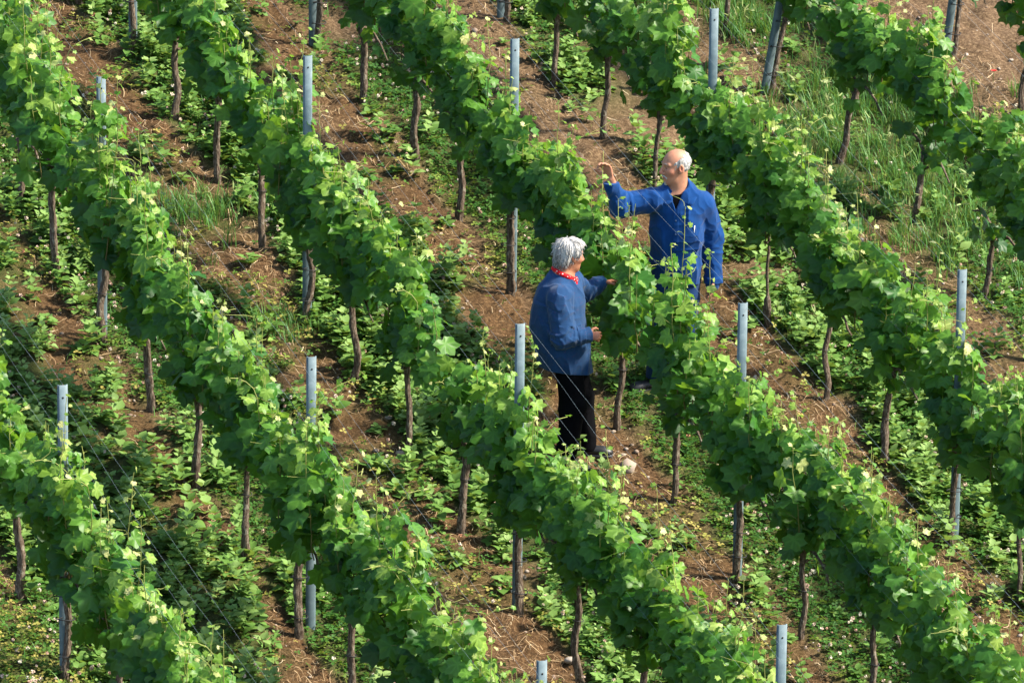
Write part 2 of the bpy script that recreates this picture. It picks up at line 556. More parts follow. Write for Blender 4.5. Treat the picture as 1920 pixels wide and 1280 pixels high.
def kite_templates(k=4, seed=9):
    rg = np.random.default_rng(seed); out = []
    for q in range(k):
        f = rg.uniform(.05, .25)
        out.append([(0, 0, 0), (.42, .6, f), (.2, 1.0, f * .4), (-.2, 1.0, f * .4), (-.42, .6, f)])
    return np.array(out), np.array([(0, 1, 2), (0, 2, 3), (0, 3, 4)])


def unit(v):
    return v / (np.linalg.norm(v, axis=-1, keepdims=True) + 1e-9)


def in_view(x, y, z, m=60):
    q = proj(np.stack([x, y, z], -1))
    return (q[:, 0] > -m) & (q[:, 0] < 1920 + m) & (q[:, 1] > -m) & (q[:, 1] < 1280 + m)


def scatter(n, which):
    x = RNG.uniform(-7.2, 7.4, n); y = RNG.uniform(-6.5, 9, n)
    k = in_view(x, y, gz(x, y), 130)
    x, y = x[k], y[k]
    d = dens(x, y)[which]
    k = RNG.random(len(x)) < d
    return x[k], y[k]


def near_feet(x, y):
    return (np.hypot(x + .43, y + .28) < .22) | (np.hypot(x - .5, y - .5) < .1)


def leafy_weeds():
    tv, tt = pointed_templates(.40, 6, 5)
    x, y = scatter(21000, 0)
    k = ~near_feet(x, y)
    x, y = x[k], y[k]
    N = len(x); z = gz(x, y)
    size = RNG.uniform(.6, 1.25, N) * (.75 + .5 * noise2(x * 1.5, y * 1.5, 51))
    rosette = RNG.random(N) < .35
    P, Nn, Tp, Sz, Ti = [], [], [], [], []
    ptint = np.clip(.38 + .4 * (noise2(x * 2, y * 2, 52) - .4) + RNG.normal(0, .12, N), 0, 1)
    lean = RNG.normal(0, .12, (N, 2))
    a0 = RNG.uniform(0, 6.28, N)
    for q in range(17):
        lev = q // 4
        hgt = np.where(rosette, .02 + .025 * lev, .03 + .052 * lev) * size
        keep = (lev < 3) | ~rosette
        a = a0 + q * 1.5708 + lev * .78 + RNG.normal(0, .3, N)
        out = np.stack([np.cos(a), np.sin(a), np.zeros(N)], -1)
        up = np.where(rosette, .55, .35 + .18 * lev) + RNG.normal(0, .2, N)
        tip = out + np.stack([np.zeros(N), np.zeros(N), up], -1)
        nrm = -out * up[:, None] + np.array([0, 0, 1.0]) + RNG.normal(0, .25, (N, 3))
        pos = np.stack([x + lean[:, 0] * hgt, y + lean[:, 1] * hgt, z + hgt], -1) + out * (.012 * size)[:, None]
        s = np.where(rosette, .085 - .014 * lev, [.075, .082, .068, .052, .03][lev]) * size * RNG.uniform(.75, 1.2, N)
        P.append(pos[keep]); Nn.append(nrm[keep]); Tp.append(tip[keep]); Sz.append(s[keep])
        Ti.append(np.clip(ptint + .09 * lev + RNG.normal(0, .08, N), 0, 1)[keep])
    V, T, A, uv = batch(tv, tt, np.concatenate(P), np.concatenate(Nn), np.concatenate(Tp), np.concatenate(Sz), np.concatenate(Ti))
    o = mesh_obj("leafy_weeds", V, T, M['weed_leaf'], None, {"tint": A}, False)
    tag(o, "light green broad leaved weeds growing in the alleys between the vine rows", "weeds", kind='stuff')


def clover():
    tv, tt = kite_templates()
    x, y = scatter(260000, 1)
    k = ~near_feet(x, y)
    x, y = x[k], y[k]
    N = len(x); z = gz(x, y) + RNG.uniform(.02, .085, N) * (.5 + noise2(x * 3, y * 3, 61))
    i, t = strip(x)
    edge = np.clip(smooth(.42, .66, t) + smooth(.16, .02, t) * .6, 0, 1)
    pt = np.clip(.38 + .4 * (noise2(x * 2.2, y * 2.2, 62) - .5) + RNG.normal(0, .13, N) + edge * RNG.random(N) * .75, 0, 1)
    n = unit(np.array([0, 0, 1.0]) + RNG.normal(0, .35, (N, 3)))
    a0 = RNG.uniform(0, 6.28, N)
    sz = RNG.uniform(.017, .034, N)
    P, Nn, Tp, Sz, Ti = [], [], [], [], []
    for q in range(3):
        a = a0 + q * 2.094
        tip = np.stack([np.cos(a), np.sin(a), np.zeros(N)], -1)
        P.append(np.stack([x, y, z], -1)); Nn.append(n + .0); Tp.append(tip); Sz.append(sz); Ti.append(pt)
    V, T, A, uv = batch(tv, tt, np.concatenate(P), np.concatenate(Nn), np.concatenate(Tp), np.concatenate(Sz), np.concatenate(Ti))
    o = mesh_obj("clover_leaves", V, T, M['clover_leaf'], None, {"tint": A}, False)
    tag(o, "low dark green clover carpeting the alleys between the vine rows", "clover", kind='stuff')
    # flower heads
    x, y = scatter(22000, 1)
    k = (noise2(x * 1.2, y * 1.2, 63) + RNG.normal(0, .15, len(x)) > .5) & ~near_feet(x, y)
    x, y = x[k], y[k]
    N = len(x); z = gz(x, y) + RNG.uniform(.06, .13, N)
    ph = np.arccos(1 - 2 * (np.arange(10) + .5) / 10); th = np.arange(10) * 2.4
    base = np.stack([np.sin(ph) * np.cos(th), np.sin(ph) * np.sin(th), np.cos(ph)], -1)
    tv = []; n = 10
    P = np.repeat(np.stack([x, y, z], -1), n, 0)
    D = np.tile(base, (N, 1)) + RNG.normal(0, .15, (N * n, 3))
    s = np.repeat(RNG.uniform(.006, .0105, N), n)
    tvp, ttp = kite_templates(3, 4)
    tip = D; nrm = np.cross(D, RNG.normal(0, 1, (N * n, 3)))
    pt = np.repeat(np.clip(RNG.normal(.35, .3, N), 0, 1), n)
    V, T, A, uv = batch(tvp, ttp, P, nrm, tip, s * 1.5, pt)
    V2, T2, A2, uv2 = batch(tvp, ttp, P, unit(D) + .01, np.cross(D, RNG.normal(0, 1, (N * n, 3))), s * 1.2, pt)
    V2 = V2 + np.repeat(unit(D) * s[:, None] * .9, tvp.shape[1], 0)
    o = mesh_obj("clover_flowers", np.concatenate([V, V2]), np.concatenate([T, T2 + len(V)]), M['flower'], None, {"tint": np.concatenate([A, A2])}, False)
    tag(o, "small pale pink and white clover blossoms dotted over the clover", "clover blossom", kind='stuff')


def ribbon(P, Wd, side):
    """thin strips: P (N,m,3) spines, Wd (N,m) half widths, side (N,3)"""
    N, m, _ = P.shape
    L = P - side[:, None, :] * Wd[..., None]; R = P + side[:, None, :] * Wd[..., None]
    V = np.stack([L, R], 2).reshape(-1, 3)
    b = (np.arange(N) * m * 2)[:, None] + (np.arange(m - 1) * 2)[None, :]
    Q = np.stack([b, b + 1, b + 3, b + 2], -1).reshape(-1, 4)
    return V, Q


def grass():
    x, y = scatter(20000, 2)
    N0 = len(x)
    xs, ys, hs = [], [], []
    for q in range(N0):
        n = RNG.integers(14, 30)
        r = .035
        xs.append(x[q] + RNG.normal(0, r, n)); ys.append(y[q] + RNG.normal(0, r, n)); hs.append(np.full(n, RNG.uniform(.08, .25)))
    # a thin sprinkling elsewhere
    ex, ey = scatter(9000, 1); xs.append(ex[:3500]); ys.append(ey[:3500]); hs.append(RNG.uniform(.06, .16, len(ex[:3500])))
    x = np.concatenate(xs); y = np.concatenate(ys); h = np.concatenate(hs) * RNG.uniform(.6, 1.25, len(x))
    N = len(x); a = RNG.uniform(0, 6.28, N)
    d = np.stack([np.cos(a), np.sin(a)], -1)
    lean = RNG.uniform(.1, .75, N)
    t = np.linspace(0, 1, 5)
    z = gz(x, y)
    P = np.zeros((N, 5, 3))
    bend = lean[:, None] * t ** 2 * h[:, None]
    P[..., 0] = x[:, None] + d[:, :1] * bend; P[..., 1] = y[:, None] + d[:, 1:] * bend
    P[..., 2] = z[:, None] + h[:, None] * t * (1 - .35 * lean[:, None] * t)
    wd = RNG.uniform(.0022, .0055, N)[:, None] * (1 - t ** 2 * .9)[None]
    side = np.stack([-d[:, 1], d[:, 0], np.zeros(N)], -1)
    V, Q = ribbon(P, wd, side)
    tint = np.repeat(np.clip(RNG.normal(.45, .22, N), 0, 1), 10)
    # seed heads on the tall dry stems
    k = np.where((h > .19) & (RNG.random(N) < .12))[0]
    tv, tt = pointed_templates(.10, 2, 8)
    tip = unit(P[k, 4] - P[k, 3]) + np.array([0, 0, -.2])
    V2, T2, A2, _ = batch(tv, tt, P[k, 4], RNG.normal(0, 1, (len(k), 3)), tip, RNG.uniform(.05, .09, len(k)), np.full(len(k), .93))
    V3, T3, A3, _ = batch(tv, tt, P[k, 4], RNG.normal(0, 1, (len(k), 3)), tip, RNG.uniform(.05, .09, len(k)), np.full(len(k), .9))
    o = mesh_obj("grass", np.concatenate([V, V2, V3]), [Q, T2 + len(V), T3 + len(V) + len(V2)], M['grass_blade'], None, {"tint": np.concatenate([tint, A2, A3])}, False)
    tag(o, "tufts of long green and drying grass between the vine rows", "grass", kind='stuff')


def litter():
    n = 130000
    x = RNG.uniform(-7, 7.2, n); y = RNG.uniform(-6, 9, n)
    k = in_view(x, y, gz(x, y), 80); x, y = x[k], y[k]
    i, t, g = green_cover(x, y)
    k = RNG.random(len(x)) < np.clip((1 - g) * (.25 + .9 * smooth(.4, .7, noise2(x * 1.7, y * 1.7, 71))), .02, .85)
    x, y = x[k], y[k]
    N = len(x); L = RNG.uniform(.03, .13, N) * np.where(RNG.random(N) < .06, 2.6, 1)
    a = RNG.uniform(0, 6.28, N); c = RNG.normal(0, 1.2, N)
    tt_ = np.linspace(-.5, .5, 5)
    P = np.zeros((N, 5, 3))
    ang = a[:, None] + c[:, None] * tt_
    P[..., 0] = x[:, None] + np.cos(ang) * L[:, None] * tt_; P[..., 1] = y[:, None] + np.sin(ang) * L[:, None] * tt_
    P[..., 2] = gz(P[..., 0], P[..., 1]) + RNG.uniform(.004, .02, N)[:, None] + .03 * RNG.random(N)[:, None] * tt_ * RNG.choice([-1, 1], N)[:, None]
    sd = unit(np.stack([-np.sin(a), np.cos(a), RNG.uniform(0, .6, N)], -1))
    V, Q = ribbon(P, np.repeat(RNG.uniform(.0009, .0024, N)[:, None], 5, 1), sd)
    o = mesh_obj("straw_litter", V, Q, M['straw'], None, {"tint": np.repeat(np.clip(RNG.beta(1.3, 1.6, N), 0, 1), 10)}, False)
    tag(o, "dry straw and broken twigs littering the bare soil under the vines", "litter", kind='stuff')
    # fallen dead leaves
    # pebbles
    n = 26000
    x = RNG.uniform(-7, 7.2, n); y = RNG.uniform(-6, 9, n)
    k = in_view(x, y, gz(x, y), 80); x, y = x[k], y[k]
    i, t, g = green_cover(x, y)
    heap = blob(x, y, 1150, 850, .3) + blob(x, y, 90, 1210, .45) + .6 * blob(x, y, 1790, 660, .3) + .35 * blob(x, y, 740, 790, .4) + .22 * smooth(2.5, 4, y) * smooth(.4, 1.2, x)
    k = RNG.random(len(x)) < (1 - g) * (.12 + .5 * smooth(.5, .75, noise2(x * 2, y * 2, 81))) + heap
    x, y = x[k], y[k]; N = len(x)
    gpt = np.array([(1, 0, 0), (-1, 0, 0), (0, 1, 0), (0, -1, 0), (0, 0, 1), (0, 0, -1)], float)
    c8 = np.array([(a, b, c) for a in (-1, 1) for b in (-1, 1) for c in (-1, 1)], float) / math.sqrt(3)
    base = np.concatenate([gpt, c8])
    T = []
    for ci, c in enumerate(c8):
        ax = [0 if c[0] > 0 else 1, 2 if c[1] > 0 else 3, 4 if c[2] > 0 else 5]
        s = np.sign(c).prod() > 0
        for u, v in ((0, 1), (1, 2), (2, 0)):
            T.append((ax[u], ax[v], 6 + ci) if s else (ax[v], ax[u], 6 + ci))
    T = np.array(T)
    nh = blob(x, y, 1150, 850, .3) + blob(x, y, 90, 1210, .45)
    r = np.exp(RNG.normal(-4.75, .5, N)) * (1 + 1.0 * nh)
    sh = RNG.uniform(.6, 1.3, (N, 1, 3)) * np.array([1, 1, .65])
    V = base[None] * sh * r[:, None, None] * RNG.uniform(.8, 1.2, (N, 14, 1))
    V = V + np.stack([x, y, gz(x, y) + r * .2], -1)[:, None, :]
    TT = (T[None] + (np.arange(N) * 14)[:, None, None]).reshape(-1, 3)
    o = mesh_obj("pebbles", V.reshape(-1, 3), TT, M['stone'], None, {"tint": np.repeat(np.clip(RNG.beta(1.6, 2.2, N), 0, 1), 14)}, False)
    tag(o, "small pebbles and soil crumbs scattered over the bare soil strips", "pebbles", kind='stuff')


leafy_weeds(); clover(); grass(); litter()


def stone(px, py, r, tint, label, flat=.6):
    x, y = at(px, py); r *= .72; tint *= .8
    rg = np.random.default_rng(int(px * 7 + py))
    n0, n1 = 12, 8
    th = np.linspace(0, 2 * np.pi, n0, endpoint=False); ph = np.linspace(.05, np.pi - .05, n1)
    V = np.array([(math.sin(p) * math.cos(t), math.sin(p) * math.sin(t), math.cos(p)) for p in ph for t in th])
    for q in range(7):                                   # facets, as a split stone has them
        d = unit(rg.normal(0, 1, 3)); c = rg.uniform(.55, .8)
        e = V @ d - c
        V = V - np.where(e > 0, e, 0)[:, None] * d
    V = V * np.array([1.25, .9, flat]) * r
    a = rg.uniform(0, 3); V[:, :2] = V[:, :2] @ np.array([[math.cos(a), math.sin(a)], [-math.sin(a), math.cos(a)]])
    i = np.arange(n1 - 1)[:, None] * n0; j = np.arange(n0)[None]; k = (j + 1) % n0
    Q = np.stack([i + j, i + n0 + j, i + n0 + k, i + k], -1).reshape(-1, 4)
    caps = [np.arange(n0)[::-1][None], ((n1 - 1) * n0 + np.arange(n0))[None]]
    o = mesh_obj("stone", V, [Q], M['stone'], None, {"tint": np.full(len(V), tint)}, False)
    o.location = (x, y, float(gz(x, y)) + r * flat * .3)
    tag(o, label, "stone", "larger stones lying on the soil")


for a in ((204, 57, .035, 1.0, "pale pointed stone on soil left of the cut off steel post at top"),
          (286, 119, .022, .9, "small pale stone below the cut off steel post at top left"),
          (797, 509, .045, .35, "grey stone behind leaves in the alley left of the neckerchief man"),
          (773, 326, .04, .75, "pale stone at the foot of a trunk between the upper steel posts"),
          (745, 748, .05, .8, "flat pale stone among twigs in the alley left of the neckerchief man"),
          (728, 782, .045, .7, "flat pale stone beside a small weed, lower of two near twigs"),
          (752, 850, .055, .65, "broad flat stone at the foot of a bent trunk beside lush weeds"),
          (1170, 846, .032, .85, "pale stone at the end of a twig in front of the black shoe"),
          (1150, 806, .03, .7, "upright pale stone at a trunk foot beyond the black shoe"),
          (1160, 866, .035, .6, "brown stone in the pebble heap by the black shoe, nearest the camera"),
          (1072, 1238, .06, .95, "large pale stone beside the trunk at the bottom centre"),
          (92, 1222, .05, .85, "pale grey stone in the pebbles left of the bottom corner post"),
          (72, 1148, .035, .9, "small white stone at bottom left above the pebble heap"),
          (1788, 688, .045, .8, "grey stone in the row edge beside the tall right steel post"),
          (1778, 652, .04, .65, "brownish grey stone above its neighbour beside the tall right steel post"),
          (1812, 105, .035, .9, "square light stone on bare soil at the top right"),
          (700, 660, .03, .7, "small pale stone at the right of a slim trunk in the weeds"),
          (1896, 112, .03, .8, "small light stone on bare soil at the right edge")):
    stone(*a)


def dandelion(px, py, label):
    x, y = at(px, py + 18)
    e = empty("dandelion", (x, y, float(gz(x, y))))
    tag(e, label, "flower", "yellow dandelions by the leaning row")
    b = MB().tube([(0, 0, 0), (.004, .0, .05), (.006, -.004, .10)], .0022, 6)
    b.build("stem", M['grass_blade'], e)
    n = 36; a = RNG.uniform(0, 6.28, n)
    tip = np.stack([np.cos(a), np.sin(a), RNG.uniform(.1, .9, n)], -1)
    tv, tt = pointed_templates(.16, 3, 2)
    V, T, A, uv = batch(tv, tt, np.tile([.006, -.004, .10], (n, 1)), np.cross(tip, [.3, .1, 1]) * .4 + np.array([0, 0, 1]), tip, RNG.uniform(.015, .024, n), np.zeros(n))
    mesh_obj("petals", V, T, M['dandelion'], e)


dandelion(1530, 62, "yellow dandelion nearer the top edge, upper of the two")
dandelion(1576, 110, "yellow dandelion beside the leaves of the leaning row, lower of the two")


def poppy(px, py, s, label):
    x, y = at(px, py + 10)
    e = empty("red_flower", (x, y, float(gz(x, y))))
    tag(e, label, "flower")
    MB().tube([(0, 0, 0), (.0, .003, .06), (.003, 0, .1)], .002, 6).build("stem", M['grass_blade'], e)
    n = 7; a = np.arange(n) * 6.28 / n
    tip = np.stack([np.cos(a), np.sin(a), RNG.uniform(.3, .8, n)], -1)
    tv, tt = pointed_templates(.5, 3, 12)
    V, T, A, uv = batch(tv, tt, np.tile([.003, 0, .1], (n, 1)), np.array([0, 0, 1.]) - tip * .4, tip, np.full(n, s), np.zeros(n))
    mesh_obj("petals", V, T, M['red'], e)


poppy(160, 778, .028, "small red flower in the weeds right of the bottom left steel post")
poppy(1862, 158, .03, "small red flower on the bare soil at top right")

# ------------------------------------------------------------------ vines, posts and wires
PIX = FPX / 50.0 * math.cos(PIT)
# per row: (pixel of the trunk's foot, pixel of its head under the leaves, does a steel post stand beside it, bend)
ROWS = {
    'A': [((38, 1122), (33, 930), 0), ((124, 1275), (126, 1095), 1), ((222, 1405), (222, 1215), 0)],
    'B': [((-40, 265), (-42, 120), 0), ((38, 378), (42, 250), 0), ((106, 510), (98, 310), 0), ((195, 645), (195, 450), 1), ((284, 765), (272, 585), 0), ((372, 914), (370, 735), 0), ((459, 1052), (467, 845), 0),
          ((560, 1192), (562, 1020), 1), ((658, 1310), (656, 1120), 0)],
    'C': [((246, 108), (246, -80), 1), ((328, 230), (330, 60), 0), ((410, 340), (408, 150), 0), ((490, 465), (490, 290), 0), ((577, 600), (577, 430), 1), ((668, 718), (658, 540), 0), ((770, 853), (760, 662), 0),
          ((868, 1000), (872, 820), 0), ((974, 1143), (970, 945), 1), ((1090, 1283), (1075, 1080), 0), ((1206, 1415), (1208, 1195), 0)],
    'D': [((597, 82), (597, -90), 1), ((684, 190), (680, 40), 0), ((776, 305), (780, 140), 0), ((860, 412), (866, 240), 0), ((956, 555), (957, 345), 1), ((1060, 675), (1056, 500), 0), ((1156, 796), (1166, 612), 0),
          ((1262, 946), (1268, 780), 0), ((1380, 1088), (1383, 905), 1), ((1503, 1201), (1500, 1032), 0), ((1632, 1320), (1635, 1145), 0)],
    'E': [((950, 40), (950, -120), 1), ((1040, 157), (1043, 0), 0), ((1132, 262), (1138, 90), 0), ((1226, 375), (1236, 190), 0), ((1333, 495), (1335, 295), 1), ((1440, 616), (1437, 425), 0), ((1545, 748), (1556, 572), 0),
          ((1655, 870), (1672, 690), 0), ((1783, 1016), (1790, 830), 1), ((1912, 1132), (1906, 950), 0)],
    'F': [((1445, 176), (1478, -10), 1), ((1569, 305), (1612, 152), 0), ((1704, 412), (1738, 282), 0), ((1841, 556), (1866, 425), 0)],
    'G': [((1785, 98), (1808, -60), 1), ((1918, 215), (1925, 60), 0)],
}
ROWNAME = {'A': "bottom left corner row", 'B': "second row from the left", 'C': "row before the neckerchief man", 'D': "row between the two men",
           'E': "row behind the bald man", 'F': "leaning row by tall grass", 'G': "top right corner row"}
STEP = .99


def row_points(r):
    pts = []
    for base, top, post in ROWS[r]:
        x, y = at(*base)
        lean = (top[0] - base[0]) / (FPX / 50.0)
        hgt = (base[1] - top[1]) / PIX
        pts.append([x, y, lean, float(np.clip(hgt, .5, .86)), post, True])
    up, dn = pts[0], pts[-1]
    pu = [k for k, p in enumerate(pts) if p[4]][0]
    q = 1
    while up[1] + q * STEP < 8.6:
        pts.insert(0, [up[0] * .5 + ROWX[r] * .5, up[1] + q * STEP, up[2] * .7, .72, int((q + pu) % 4 == 0), False]); q += 1
    pd = [k for k, p in enumerate(reversed([p for p in pts if p[5]])) if p[4]][0]
    q = 1
    while dn[1] - q * STEP > -7.4:
        pts.append([dn[0] * .5 + ROWX[r] * .5, dn[1] - q * STEP, dn[2] * .5, .72, int((q + pd) % 4 == 0), False]); q += 1
    out = []
    for p in pts:
        b = np.array([p[0], p[1], SL_A * p[0] + SL_B * p[1]])
        qs = proj(np.array([b, b + [0, 0, 2.0]]))
        ok = (qs[:, 0].max() > -150) and (qs[:, 0].min() < 2060) and (qs[0, 1] > -140) and (qs[1, 1] < 1340)
        if ok or p[5]: out.append(p)
    return out


CROWN_TOP = {}


def crown(pts, k, rg, name_parent, row, trunk_top):
    """leaves, green shoots and tendrils of one vine in its own frame (its foot is the origin)"""
    p = pts[k]
    x0, y0 = p[0], p[1]
    zb = float(gz(x0, y0)) - .02
    vig = .92 + .22 * noise2(x0 * 3.3 + 5, y0 * 1.1, 91) + rg.normal(0, .03)
    weak = rg.random() < .2 and not p[4] and not (row == 'D' and -1.6 < y0 < 1.2)
    if weak: vig *= .86
    prev = pts[k - 1] if k > 0 else None
    nxt = pts[k + 1] if k < len(pts) - 1 else None

    def axis(dy):
        """x of the row's hedge and height of the ground at distance dy along the row"""
        o = nxt if dy < 0 else prev
        xa = x0 + p[2]
        xb = (o[0] + o[2]) if o is not None else xa
        yy = abs(dy) / STEP
        return (xa * (1 - yy) + xb * yy) - x0, SL_B * dy + 0 * yy

    P, Nn, Tp, Sz, Ti = [], [], [], [], []
    tubes = MB()

    def leaf(pos, nrm, tip, s, ti):
        P.append(pos); Nn.append(nrm); Tp.append(tip); Sz.append(s); Ti.append(ti)

    nsh = int(rg.integers(8, 11) if weak else rg.integers(11, 15))
    for q in range(nsh):
        dy = (q + .5) / nsh * 1.04 - .52 + rg.normal(0, .03)
        cx, cz = axis(dy)
        thin = 0.0
        wx, wy = x0 + cx, y0 + dy
        if row == 'D' and -.3 < wy < .45: thin = .04
        h = .74 + rg.uniform(-.06, .14) + .5 * dy * dy
        loc = noise2(wx * 2.5, wy * 2.1, 92)
        Htop = (1.24 + .56 * loc) * vig + rg.normal(0, .08) - thin
        tall = rg.random() < (.26 if thin == 0 else .6)
        Htop -= .55 * dy * dy
        if row == 'D' and -1.1 < wy < -.15: Htop += .14
        if tall: Htop += rg.uniform(.15, .40)
        Htop = min(Htop, 2.12)
        pos = np.array([cx + rg.normal(0, .05), dy, cz + h])
        side = rg.choice([-1, 1])
        out = side * rg.uniform(.01, .10)
        drift = np.array([out, rg.normal(0, .10), 0])
        nn = max(6, int((Htop - h) / .062))
        path = [pos.copy()]
        fl = rg.random() < .2
        for s in range(nn):
            u = (s + 1) / nn
            d = np.array([drift[0] * (1 - u) * 1.1, drift[1] * .8, 1.0])
            if fl and u > .7: d = d + np.array([side * 1.2 * (u - .7) / .3, rg.normal(0, .2), -.9 * (u - .7) / .3])
            d = d / np.linalg.norm(d) + rg.normal(0, .09, 3)
            pos = pos + d * (Htop - h) / nn
            path.append(pos.copy())
            # the leaf at this node
            age = 1 - smooth(.55, 1.0, u)
            if tall: age = 1 - smooth(.42, .9, u)
            a = (0 if s % 2 else math.pi) + rg.normal(0, .75) + rg.choice([0, 1.2, -1.2])
            o = np.array([math.cos(a), math.sin(a) * .75, 0])
            pet = rg.uniform(.05, .11) * (.45 + .55 * age)
            lp = pos + o * pet + np.array([0, 0, .35 * pet * rg.normal(.6, .5)])
            nrm = o * rg.uniform(.1, .6) + np.array([.0, -.35, rg.uniform(.25, 1.0)]) + rg.normal(0, .34, 3)
            tip = o * .7 + np.array([0, 0, -rg.uniform(.1, 1.0)]) + rg.normal(0, .25, 3)
            if u > .88: tip = o + np.array([0, 0, rg.uniform(.2, 1)])
            sz = (.152 * age + .038 * (1 - age)) * rg.uniform(.7, 1.4)
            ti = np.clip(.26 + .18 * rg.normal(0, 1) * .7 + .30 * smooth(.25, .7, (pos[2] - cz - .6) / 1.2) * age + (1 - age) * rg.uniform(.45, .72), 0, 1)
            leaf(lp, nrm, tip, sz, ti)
            if u < .93: tubes.tube([pos, pos * .4 + lp * .6 + [0, 0, .006], lp], .0019, 4, False, a=.55 + .3 * (1 - age))
            if s > 4 and rg.random() < .12 and u > .4:         # a tendril
                o2 = np.array([rg.normal(0, .7), rg.normal(0, .7), .6]); L = rg.uniform(.08, .17)
                c = [pos + o2 * L * w + np.array([math.sin(w * 5) * .02, math.cos(w * 4) * .018, -.03 * w * w]) for w in np.linspace(0, 1, 6)]
                tubes.tube(c, .0014, 4, False, a=.95)
        if rg.random() < .35:                                    # pale unfolding tip
            for w in range(3):
                leaf(pos + rg.normal(0, .012, 3), rg.normal(0, 1, 3) + [0, 0, .6], rg.normal(0, .6, 3) + [0, 0, .8], rg.uniform(.022, .04), rg.uniform(.74, .97))
        tubes.tube(path, np.linspace(.0052, .0022, len(path)), 5, False, a=np.repeat(np.linspace(.15, .95, len(path)), 5))
    # side shoots and older leaves that fill the hedge
    nf = int(rg.integers(92, 124) * (.6 if weak else 1))
    for q in range(nf):
        dy = (rg.random() + rg.random() - 1) * .60
        cx, cz = axis(dy)
        wx, wy = x0 + cx, y0 + dy
        loc = noise2(wx * 2.5, wy * 2.1, 92)
        top = (1.24 + .56 * loc) * vig
        low = .58 + .26 * noise2(wx * 3, wy * 3.1, 93) + 1.15 * dy * dy
        top -= .75 * dy * dy
        if row == 'D' and -1.1 < wy < -.15: top += .16
        hh = low + (top - low) * rg.random() ** .85
        side = rg.choice([-1, 1], p=[.56, .44])
        u = (hh - low) / (top - low)
        if rg.random() < .9 * smooth(.52, .68, noise3(side * 5.0 + wx, wy * 3.4, hh * 3.4, 95)): continue
        wid = (.057 + .048 * math.sin(math.pi * min(1, u * .8 + .15))) * rg.uniform(.3, 1.25) * (.75 + .5 * noise2(wx * 2 + wy * 2.7 + 9, hh * 3, 96))
        lp = np.array([cx + side * wid, dy, cz + hh])
        nrm = np.array([side * rg.uniform(.15, .9), rg.normal(-.55, .5), rg.uniform(.15, .9)]) + rg.normal(0, .2, 3)
        tip = np.array([side * .35 + rg.normal(0, .3), rg.normal(-.2, .5), -rg.uniform(.3, 1.2)])
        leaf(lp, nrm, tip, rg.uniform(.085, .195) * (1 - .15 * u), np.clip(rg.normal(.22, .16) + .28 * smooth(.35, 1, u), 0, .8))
    if row == 'D' and abs(y0 - .08) < .25:                     # the shoot the bald man holds between his fingers
        hw = FOOT_R - .435 * LOCX - .235 * LOCY
        end = np.array([hw[0] - x0, hw[1] - y0, SL_B * FOOT_R[1] + SL_A * FOOT_R[0] + 1.755 - zb])
        st0 = np.array([axis(.15)[0], .15, axis(.15)[1] + 1.15])
        pa = [st0 * (1 - u) + end * u + np.array([-.05, -.02, .03]) * math.sin(math.pi * u) for u in np.linspace(0, 1.12, 9)]
        tubes.tube(pa, np.linspace(.005, .002, 9), 5, False, a=np.repeat(np.linspace(.4, .95, 9), 5))
        for u, pp in enumerate(pa):
            leaf(pp + rg.normal(0, .03, 3) + [-.03, -.02, 0], rg.normal(0, .5, 3) + [0, -.5, .6], rg.normal(0, .6, 3) + [0, 0, -.3], .11 - .008 * u, .45 + .05 * u)
    for q in range(16):
        dy = rg.normal(0, .13); cx, cz = axis(dy)
        lp = np.array([cx + rg.normal(0, .085), dy, cz + p[3] + rg.uniform(-.06, .30)])
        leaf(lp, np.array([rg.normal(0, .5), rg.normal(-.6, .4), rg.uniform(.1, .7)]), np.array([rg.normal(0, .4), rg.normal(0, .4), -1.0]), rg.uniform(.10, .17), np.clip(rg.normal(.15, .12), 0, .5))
    P, Nn, Tp, Sz, Ti = map(np.array, (P, Nn, Tp, Sz, Ti))
    # nothing grows through the two men or over the raised hand
    Wp = P + np.array([x0, y0, zb])
    keep = np.ones(len(P), bool)
    for pred in CLEAR:
        keep &= ~pred(Wp)
    P, Nn, Tp, Sz, Ti = P[keep], Nn[keep], Tp[keep], Sz[keep], Ti[keep]
    V, T, A, uv = batch(GL_V, GL_T, P, Nn, Tp, Sz, Ti, rg.integers(0, len(GL_V), len(P)))
    tv = np.concatenate(tubes.V); tq = np.concatenate(tubes.Q); ta = np.concatenate(tubes.A)
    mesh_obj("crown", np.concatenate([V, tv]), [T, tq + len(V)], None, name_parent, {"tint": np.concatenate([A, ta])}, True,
             mats=[M['vine_leaf'], M['shoot']], midx=np.concatenate([np.zeros(len(T)), np.ones(len(tq))]), uv=np.concatenate([uv, np.zeros((len(tv), 2))]))


LOCX = np.array([math.cos(PAN), -math.sin(PAN)]); LOCY = np.array([math.sin(PAN), math.cos(PAN)])


def men_local(Wp, foot):
    d = Wp[:, :2] - foot
    return d @ LOCX, d @ LOCY


FOOT_R = at(1235, 725); FOOT_L = at(1092, 852)


def clear_r(Wp):
    X, Y = men_local(Wp, FOOT_R); Z = Wp[:, 2] - (SL_B * FOOT_R[1] + SL_A * FOOT_R[0])
    body = (((X - .1) / .30) ** 2 + (Y / .22) ** 2 < 1) & (Z < 1.85)
    Q = np.stack([X, Y, Z], -1); arm = np.zeros(len(Q), bool)
    for a, b, rr in (((-.07, -.05, 1.43), (-.305, -.13, 1.445), .085), ((-.305, -.13, 1.445), (-.378, -.2, 1.63), .075), ((-.378, -.2, 1.63), (-.42, -.22, 1.78), .085)):
        a = np.array(a); ab = np.array(b) - a
        t = np.clip((Q - a) @ ab / (ab @ ab), 0, 1)
        arm |= np.linalg.norm(Q - a - t[:, None] * ab, axis=1) < rr
    return body | arm


